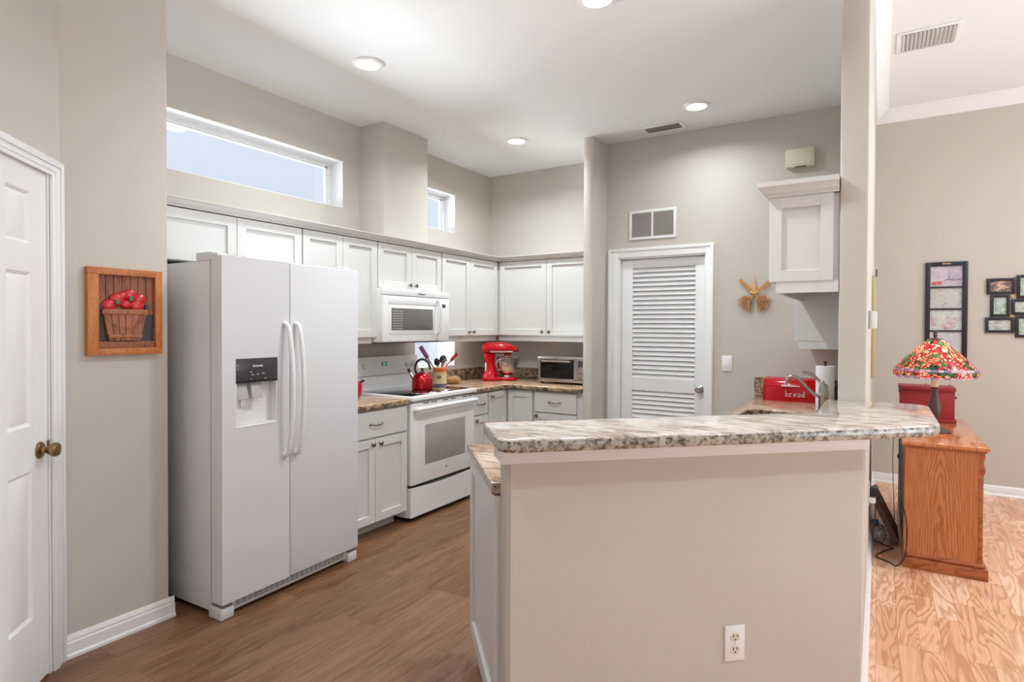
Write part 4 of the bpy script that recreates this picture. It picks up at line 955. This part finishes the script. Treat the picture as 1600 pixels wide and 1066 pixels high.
# toaster oven
TX0, TX1, TYf = -2.61, -2.14, 4.655
t = thing('toaster_oven', 'stainless steel toaster oven with dark glass door and side knobs', 'toaster oven', ((TX0+TX1)/2, TYf, CT))
tw = (TX1-TX0)/2; z0, z1 = .018, .243
B().box(-tw, tw, .02, .32, z0, z1, .006).build('housing', 'steel', t)
b = B(); b.box(-tw, tw, .0, .02, z1-.028, z1, .004).box(-tw, tw, .0, .02, z0, z0+.030, .004).box(-tw, -tw+.024, 0, .02, z0+.02, z1-.02).box(tw-.115, tw-.088, 0, .02, z0+.02, z1-.02); b.build('front_frame', 'steel', t)
B().box(-tw+.024, tw-.115, .018, .024, z0+.030, z1-.028).build('cavity', 'black_plastic', t)
b = B()
for zz in (.085, .135): b.box(-tw+.03, tw-.12, .012, .016, zz, zz+.003)
b.box(-tw+.03, tw-.12, .012, .015, .052, .056); b.build('rack', 'steel', t)
dr = B().box(-tw+.026, tw-.117, .002, .006, z0+.032, z1-.030, .001).build('glass_door', 'smoked_glass', t)
B().tube([(-tw+.05, .0, z1-.045), (-tw+.05, -.028, z1-.040), (tw-.14, -.028, z1-.040), (tw-.14, 0, z1-.045)], .008, 10).build('door_handle', 'steel', dr)
for xx in (-tw+.05, tw-.14): B().box(xx-.02, xx+.02, -.028, .002, z1-.055, z1-.036, .004).build('handle_mount', 'black_plastic', dr)
cp = B().box(tw-.088, tw, 0, .02, z0+.02, z1-.02, .001).build('control_panel', 'steel', t)
B().box(tw-.075, tw-.030, -.002, .002, z1-.085, z1-.030, .001).build('display', 'panel_dark', cp)
for xx, zz, r_ in ((tw-.063, .105, .014), (tw-.063, .058, .014), (tw-.022, .110, .009), (tw-.022, .090, .007), (tw-.022, .062, .009)):
    B().lathe([(r_, 0), (r_*.95, .014), (0, .016)], seg=18, M=Matrix.Translation((xx, 0, zz)) @ Matrix.Rotation(R(90), 4, 'X')).build('dial', 'nickel', cp)
for xx in (-tw+.03, tw-.03):
    for yy in (.03, .29): B().box(xx-.013, xx+.013, yy-.013, yy+.013, 0, .02, .002).build('foot', 'black_plastic', t)

# bread box
t = thing('bread_box', 'glossy red bread box lettered bread, on the sink counter', 'bread box', (-.475, 4.44, CT))
bw_, bh = .215, .150
pf = [(.245, 0), (0, 0), (0, .095), (.006, .118), (.022, .138), (.045, bh), (.245, bh)]
B().prism(pf, -bw_+.008, bw_-.008, .004, axis='x', seg=2).build('body', 'red_enamel', t)
pe = [(.248, -.0), (-.003, 0), (-.003, .095), (.004, .120), (.020, .141), (.044, bh+.003), (.248, bh+.003)]
for x0 in (-bw_, bw_-.012): B().prism(pe, x0, x0+.012, .003, axis='x', seg=2).build('end_cap', 'red_enamel', t)
B().box(-.095, .02, -.013, -.001, .104, .111, .002).build('handle', 'trim_white', t)  # white colour stands in for the highlight on a chrome handle
def glyph_path(ch):
    o = lambda cx, cy, r, a0, a1: [(cx+r*cos(R(a0+(a1-a0)*i/14)), cy+r*sin(R(a0+(a1-a0)*i/14))) for i in range(15)]
    if ch == 'b': return [[(-.12, 1.5), (.12, 1.5), (.12, 0)], o(.45, .42, .40, 180, -180)]
    if ch == 'r': return [[(-.05, .85), (.2, .85), (.2, 0)], [(-.05, 0), (.5, 0)], o(.50, .52, .32, 165, 45)]
    if ch == 'e': return [[(.08, .45), (.82, .45)]+o(.45, .43, .40, 5, 310)]
    if ch == 'a': return [o(.42, .55, .34, 140, 10)+[(.76, .05), (.95, .02)], o(.40, .27, .30, 90, 360)[0:15]]
    if ch == 'd': return [[(.55, 1.5), (.80, 1.5), (.80, 0), (.98, 0)], o(.44, .42, .38, 0, 360)]
b = B(); X_ = -.070; S_ = .0215
for ch in 'bread':
    for pth in glyph_path(ch): b.tube([(X_+x*S_, -.0035, .036+z*S_*1.12) for x, z in pth], .0019, 6, flat=1)
    X_ += S_*1.16
for v in b.bm.verts: v.co.y = max(min(v.co.y, -.0015), -.006)
b.build('lettering', 'letter_white', t)

# paper towel
t = thing('paper_towel_roll', 'white paper towel roll on a holder behind the faucet', 'paper towels', (-.262, 3.82, CT))
B().lathe([(.07, 0), (.07, .008), (0, .009)], seg=24).build('base', 'black_plastic', t)
B().lathe([(.047, .010), (.048, .012), (.048, .285), (.046, .287), (.02, .287), (.02, .280), (.006, .280)], seg=32).build('roll', 'white_paper', t)
B().lathe([(.005, .008), (.005, .30), (.012, .304), (.012, .312), (0, .318)], seg=14).build('finial', 'black_plastic', t)

# faucet
FXp, FYp = -.236, 3.36
t = thing('faucet', 'brushed nickel kitchen faucet with curved spout and lever handle', 'faucet', (FXp, FYp, CT))
B().lathe([(.032, 0), (.031, .008), (.025, .016), (.024, .16), (.0255, .163), (.0255, .172), (.024, .176), (.021, .20), (.021, .212), (.017, .222), (.0, .226)], seg=28).build('body', 'nickel', t)
B().tube(smooth_path([(-.018, 0, .155), (-.055, 0, .178), (-.085, -.002, .212), (-.112, -.004, .242), (-.135, -.005, .254), (-.155, -.006, .252), (-.168, -.007, .235), (-.172, -.007, .212)], 6), [.0085]*43, 14).build('spout', 'nickel', t)
B().tube(smooth_path([(.0, 0, .222), (-.02, 0, .238), (-.045, 0, .262), (-.075, 0, .276), (-.098, 0, .279)], 5), [.013]*4+[.0075]*17, 12).build('lever', 'nickel', t)
B().lathe([(0, 0), (.019, 0), (.019, .030), (.014, .040), (0, .043)], seg=20).build('air_gap_cap', 'nickel', loc=(-.288, 3.80, CT+.0005), label='small nickel air gap cap on the counter beside the faucet', category='air gap')

# ------------------------------------------------------------------ living room
t = thing('thermostat', 'small white thermostat on the side of the divider wall', 'thermostat', (WX1, 3.30, 1.43), R(90))
B().box(-.07, .07, -.008, -.001, -.043, .043, .003).build('wall_plate', 'plastic_grey', t)
B().box(-.066, .066, -.034, -.008, -.040, .040, .004).build('housing', 'trim_white', t)
t = thing('panel_cover', 'tall cream electrical panel cover on the divider wall behind the thermostat', 'panel cover', (WX1, 4.62, 1.40), R(90))
B().box(-.18, .18, -.020, -.001, -.33, .33, .003).build('door', 'panel_tan', t)
B().box(-.02, .0, -.028, -.019, .33, .38, .002).build('hook', 'bronze', t)

# oak chest
OX0, OX1, OY0, OY1 = .130, .500, 4.14, 5.34
t = thing('oak_chest', 'golden oak chest with moulded plinth and carved corner, beside the bar end', 'chest', (OX0, OY0, 0))
ow, od = OX1-OX0, OY1-OY0
B().box(.012, ow-.022, .004, od, .085, .706).build('carcass', 'oak_veneer', t)
B().box(-.0, .012, 0, od, .085, .706).build('back_panel', 'dark_board', t)
b = B(); b.box(.004, ow-.004, -.002, .012, .085, .70).build('side_panel', 'oak_cathedral', t)
B().prism([(-.012, -.022), (ow+.020, -.022), (ow+.020, od), (-.012, od)], .712, .738, .009, seg=3).build('top', 'oak_top', t)
B().prism([(-.004, -.012), (ow+.010, -.012), (ow+.010, od), (-.004, od)], .702, .713, .003, seg=2).build('top_moulding', 'oak_trim', t)
B().prism([(-.004, -.022), (ow+.020, -.022), (ow+.020, od), (-.004, od)], 0, .062, .004, seg=2).build('plinth', 'oak_trim', t)
B().prism([(.0, -.010), (ow+.006, -.010), (ow+.006, od), (.0, od)], .062, .088, .010, seg=3).build('plinth_moulding', 'oak_trim', t)
zz = [.702, .69, .67, .655, .64, .62, .60, .585, .575]; xx = [.0, .004, .002, -.004, -.002, .003, .004, .0, -.008]
pf = [(ow-.022, .575), (ow-.022, .702)] + [(ow+x, z) for x, z in zip(xx, zz)]
b = B().prism(pf, -.006, .05, .002, axis='y', seg=1); b.build('carved_bracket', 'oak_trim', t)
B().box(ow-.026, ow-.004, -.005, .05, .088, .560, .003).build('corner_post', 'oak_trim', t)
for k in range(3):
    dr = B().box(ow-.022, ow-.006, .06, od-.05, .10+k*.195, .285+k*.195, .004).build('drawer', 'oak_veneer', t)
    for yy in (.3, od-.3): B().ball((ow+.006, yy, .19+k*.195), .012, 12).build('knob', 'brass', dr)

# table lamp
LX, LYp = .300, 4.60; TZ = .7385
t = thing('table_lamp', 'table lamp with a mosaic stained glass shade on a bronze base', 'lamp', (LX, LYp, TZ))
B().lathe([(0, 0), (.085, 0), (.090, .004), (.088, .010), (.070, .018), (.045, .030), (.024, .050), (.017, .075), (.026, .095), (.037, .130), (.034, .170), (.022, .220), (.017, .262), (.021, .270), (.021, .276), (.014, .282), (.0, .282)], seg=32).build('base', 'bronze', t)
B().lathe([(.021, .282), (.021, .325), (0, .326)], seg=20).build('socket', 'ivory', t)
for sx in (-.045, .075):
    B().tube([(sx, 0, .34), (sx, 0, .30)], .0008, 5).ball((sx, 0, .296), (.004, .004, .006), 8).build('pull_chain', 'brass', t)
sh = B().lathe([(.040, .582), (.048, .576), (.090, .536), (.135, .490), (.180, .443), (.216, .402)], seg=48, closed=True).build('shade', 'stained_glass', t, smooth=60)
B().lathe([(.216, .402), (.222, .394), (.224, .386)], seg=48, closed=True).build('shade_band', 'stained_glass_band', sh)
B().lathe([(.224, .386), (.225, .366), (.220, .354)], seg=48, closed=True).build('shade_border', 'stained_glass', sh)
B().lathe([(.220, .354), (.216, .344), (.213, .343)], seg=48, closed=True).build('shade_band', 'stained_glass_band', sh)
B().lathe([(.042, .580), (.040, .588), (.012, .592), (.008, .600), (.013, .608), (.010, .618), (.014, .628), (.006, .640), (0, .641)], seg=20).build('finial', 'bronze', t)
B().tube([(0, 0, .32), (0, 0, .586)], .003, 8).build('stem', 'brass', t)
B().ball((0, 0, .40), (.028, .028, .036), 16).build('bulb', 'white_paper', t)
pl = bpy.data.lights.new('table_lamp_light', 'POINT'); pl.energy = 1.6; pl.color = (1, .85, .68); pl.shadow_soft_size = .03
po_ = bpy.data.objects.new('table_lamp_light', pl); C.objects.link(po_); po_.location = (LX+.0, LYp, TZ+.47)

# red chest box on the oak chest
t = thing('storage_box', 'dark red wooden box with flat lid behind the table lamp', 'box', (.288, 5.07, TZ))
B().box(-.158, .158, .006, .24, .016, .215, .002).build('body', 'red_paint_wood', t)
B().box(-.165, .170, -.002, .245, 0, .018, .002).build('foot_rim', 'red_paint_wood', t)
B().box(-.166, .164, -.003, .248, .215, .240, .003).build('lid', 'red_paint_wood', t)
B().box(-.168, -.150, -.005, .01, .195, .243, .002).build('corner_bracket', 'bronze', t)
B().ball((.166, .06, .17), .010, 10).build('side_pull', 'bronze', t)

# tall window frame picture
t = thing('wall_picture', 'tall black window frame picture holding stacked pastel garden prints', 'picture', (.483, LY, 1.543))
fwid, fh = .148, .420
B().box(-fwid, -fwid+.036, -.022, -.001, -fh, fh, .003).box(fwid-.036, fwid, -.022, -.001, -fh, fh, .003).box(-fwid+.034, fwid-.034, -.022, -.001, fh-.036, fh, .003).box(-fwid+.034, fwid-.034, -.022, -.001, -fh, -fh+.036, .003).build('frame', 'frame_black', t)
zs = [.384-.1945*k for k in range(5)]
for k in range(4):
    zt_ = .384-.188*k
    if k: B().box(-fwid+.034, fwid-.034, -.020, -.001, zt_-.0, zt_+.014, .002).build('crossbar', 'frame_black', t)
    p = B().box(-fwid+.034, fwid-.034, -.006, -.002, zt_-.176, zt_+.002).build('print', ['print_skyline', 'print_garden', 'print_blossom', 'print_pale'][k], t)
    if k == 0:
        b = B(); b.prism([(.010, zt_-.12), (.030, zt_-.12), (.0225, zt_-.075), (.0205, zt_-.02), (.0195, zt_-.02), (.0175, zt_-.075)], -.0072, -.006, axis='y').prism([(-.02, zt_-.124), (.105, zt_-.122), (.105, zt_-.108), (.05, zt_-.112), (.0, zt_-.110)], -.0068, -.006, axis='y')
        b.build('tower_motif', 'tower_grey', p)
        b = B(); b.ball((-.085, -.007, zt_-.145), (.022, .002, .016), 10).ball((-.050, -.007, zt_-.142), (.022, .002, .016), 10); b.build('flower_motif', 'flower_red', p)
B().box(-.03, .03, -.024, -.021, fh-.020, fh-.012, .001).build('name_plate', 'straw_light', t)

# collage of small frames
t = thing('photo_collage_frame', 'cluster of small black photo frames joined together, right of the tall picture', 'picture', (.94, LY, 1.59))
def fr(x0, x1, z0, z1, m, bw=.022, d=.018):
    f = B().box(x0, x0+bw, -d, -.001, z0, z1, .002).box(x1-bw, x1, -d, -.001, z0, z1, .002).box(x0+bw-.001, x1-bw+.001, -d, -.001, z1-bw, z1, .002).box(x0+bw-.001, x1-bw+.001, -d, -.001, z0, z0+bw, .002).build('frame', 'frame_black', t)
    B().box(x0+bw-.001, x1-bw+.001, -.008, -.003, z0+bw-.001, z1-bw+.001).build('photo', m, f)
fr(-.184, .002, .088, .218, 'photo_brown'); fr(-.158, -.032, -.100, .082, 'photo_green'); fr(-.190, -.002, -.232, -.106, 'photo_pale')
fr(.010, .150, .050, .240, 'photo_green'); fr(-.022, .160, -.085, .044, 'photo_pale'); fr(.004, .150, -.270, -.092, 'photo_green')
fr(.156, .34, .088, .218, 'photo_brown'); fr(.166, .30, -.100, .082, 'photo_green')
B().box(-.030, -.008, -.014, -.001, .060, .080, .001).box(-.030, -.008, -.014, -.001, -.100, -.084, .001).build('connector', 'straw_light', t)

# cords and clutter beside the chest
t = thing('power_adapter', 'black power adapter plugged in low on the divider wall', 'power adapter', (WX1, 3.90, .46), R(90))
B().box(-.04, .04, -.006, -.001, -.06, .06, .002).build('cover_plate', 'trim_white', t)
B().box(-.028, .028, -.048, -.006, -.012, .038, .004).build('housing', 'black_plastic', t)
B().box(-.022, .022, -.036, -.006, -.052, -.020, .004).build('white_plug', 'trim_white', t)
B().tube(smooth_path([(.215, 4.56, .742), (.16, 4.50, .744), (.112, 4.40, .735), (.108, 4.10, .65), (.112, 4.08, .52), (.118, 4.05, .42), (.138, 3.98, .31), (.142, 3.98, .20), (.135, 4.06, .08), (.100, 4.10, .008), (.06, 4.15, .006), (-.005, 4.22, .006), (.06, 4.38, .006), (.085, 4.42, .006), (.02, 4.40, .03), (-.022, 4.2, .12), (-.022, 4.05, .22), (-.012, 3.96, .32), (-.008, 3.91, .40)], 6), .0035, 7).build('lamp_cord', 'black_plastic', label='thin black lamp cord hanging beside the oak chest and looping on the floor', category='cord')
B().ball((.1065, 4.10, .648), (.013, .013, .017), 12).box(.094, .119, 4.088, 4.112, .636, .660, .004).build('cord_switch', 'black_plastic', label='small black inline switch on the lamp cord', category='switch')
B().tube(smooth_path([(.105, 5.2, .745), (.100, 5.1, .70), (.088, 4.95, .5), (.092, 4.9, .3), (.100, 4.88, .1), (.100, 4.95, .006)], 5), .0022, 6).build('thin_cord', 'black_plastic', label='second thin grey cord hanging behind the oak chest', category='cord')
# leaning board
b = B(); p0, p1 = Vector((-.028, 4.18, .405)), Vector((.118, 4.02, .012))
b.tube([p0, p1], .001, 4); b.bm.clear()
d_ = (p1-p0); L_ = d_.length; q_ = d_.to_track_quat('X', 'Z').to_matrix().to_4x4()
b.box(0, .300, -.17, .17, -.035, 0, .002, M=Matrix.Translation(Vector((-.008, 4.66, .305))) @ Matrix.Rotation(math.atan2(.270, .126), 4, 'Y'))
b.build('leaning_board', 'dark_board', label='dark wooden board leaning between the divider wall and oak chest', category='board')
t = thing('plastic_bag', 'crumpled clear plastic bag on the floor beside the oak chest', 'bag', (.008, 4.53, 0))
b = B().ball((0, 0, .055), (.042, .075, .055), 24)
for v in b.bm.verts: v.co += Vector((rnd.uniform(-.005, .005), rnd.uniform(-.012, .012), rnd.uniform(-.010, .010))); v.co.z = max(v.co.z, .001)
b.build('film', 'clear_plastic', t)
B().ball((.0, 0, .020), .021, 20).build('rubber_ball', 'blue_rubber', loc=(-.012, 4.53, .105), label='small blue ball on top of the clear plastic bag', category='ball')
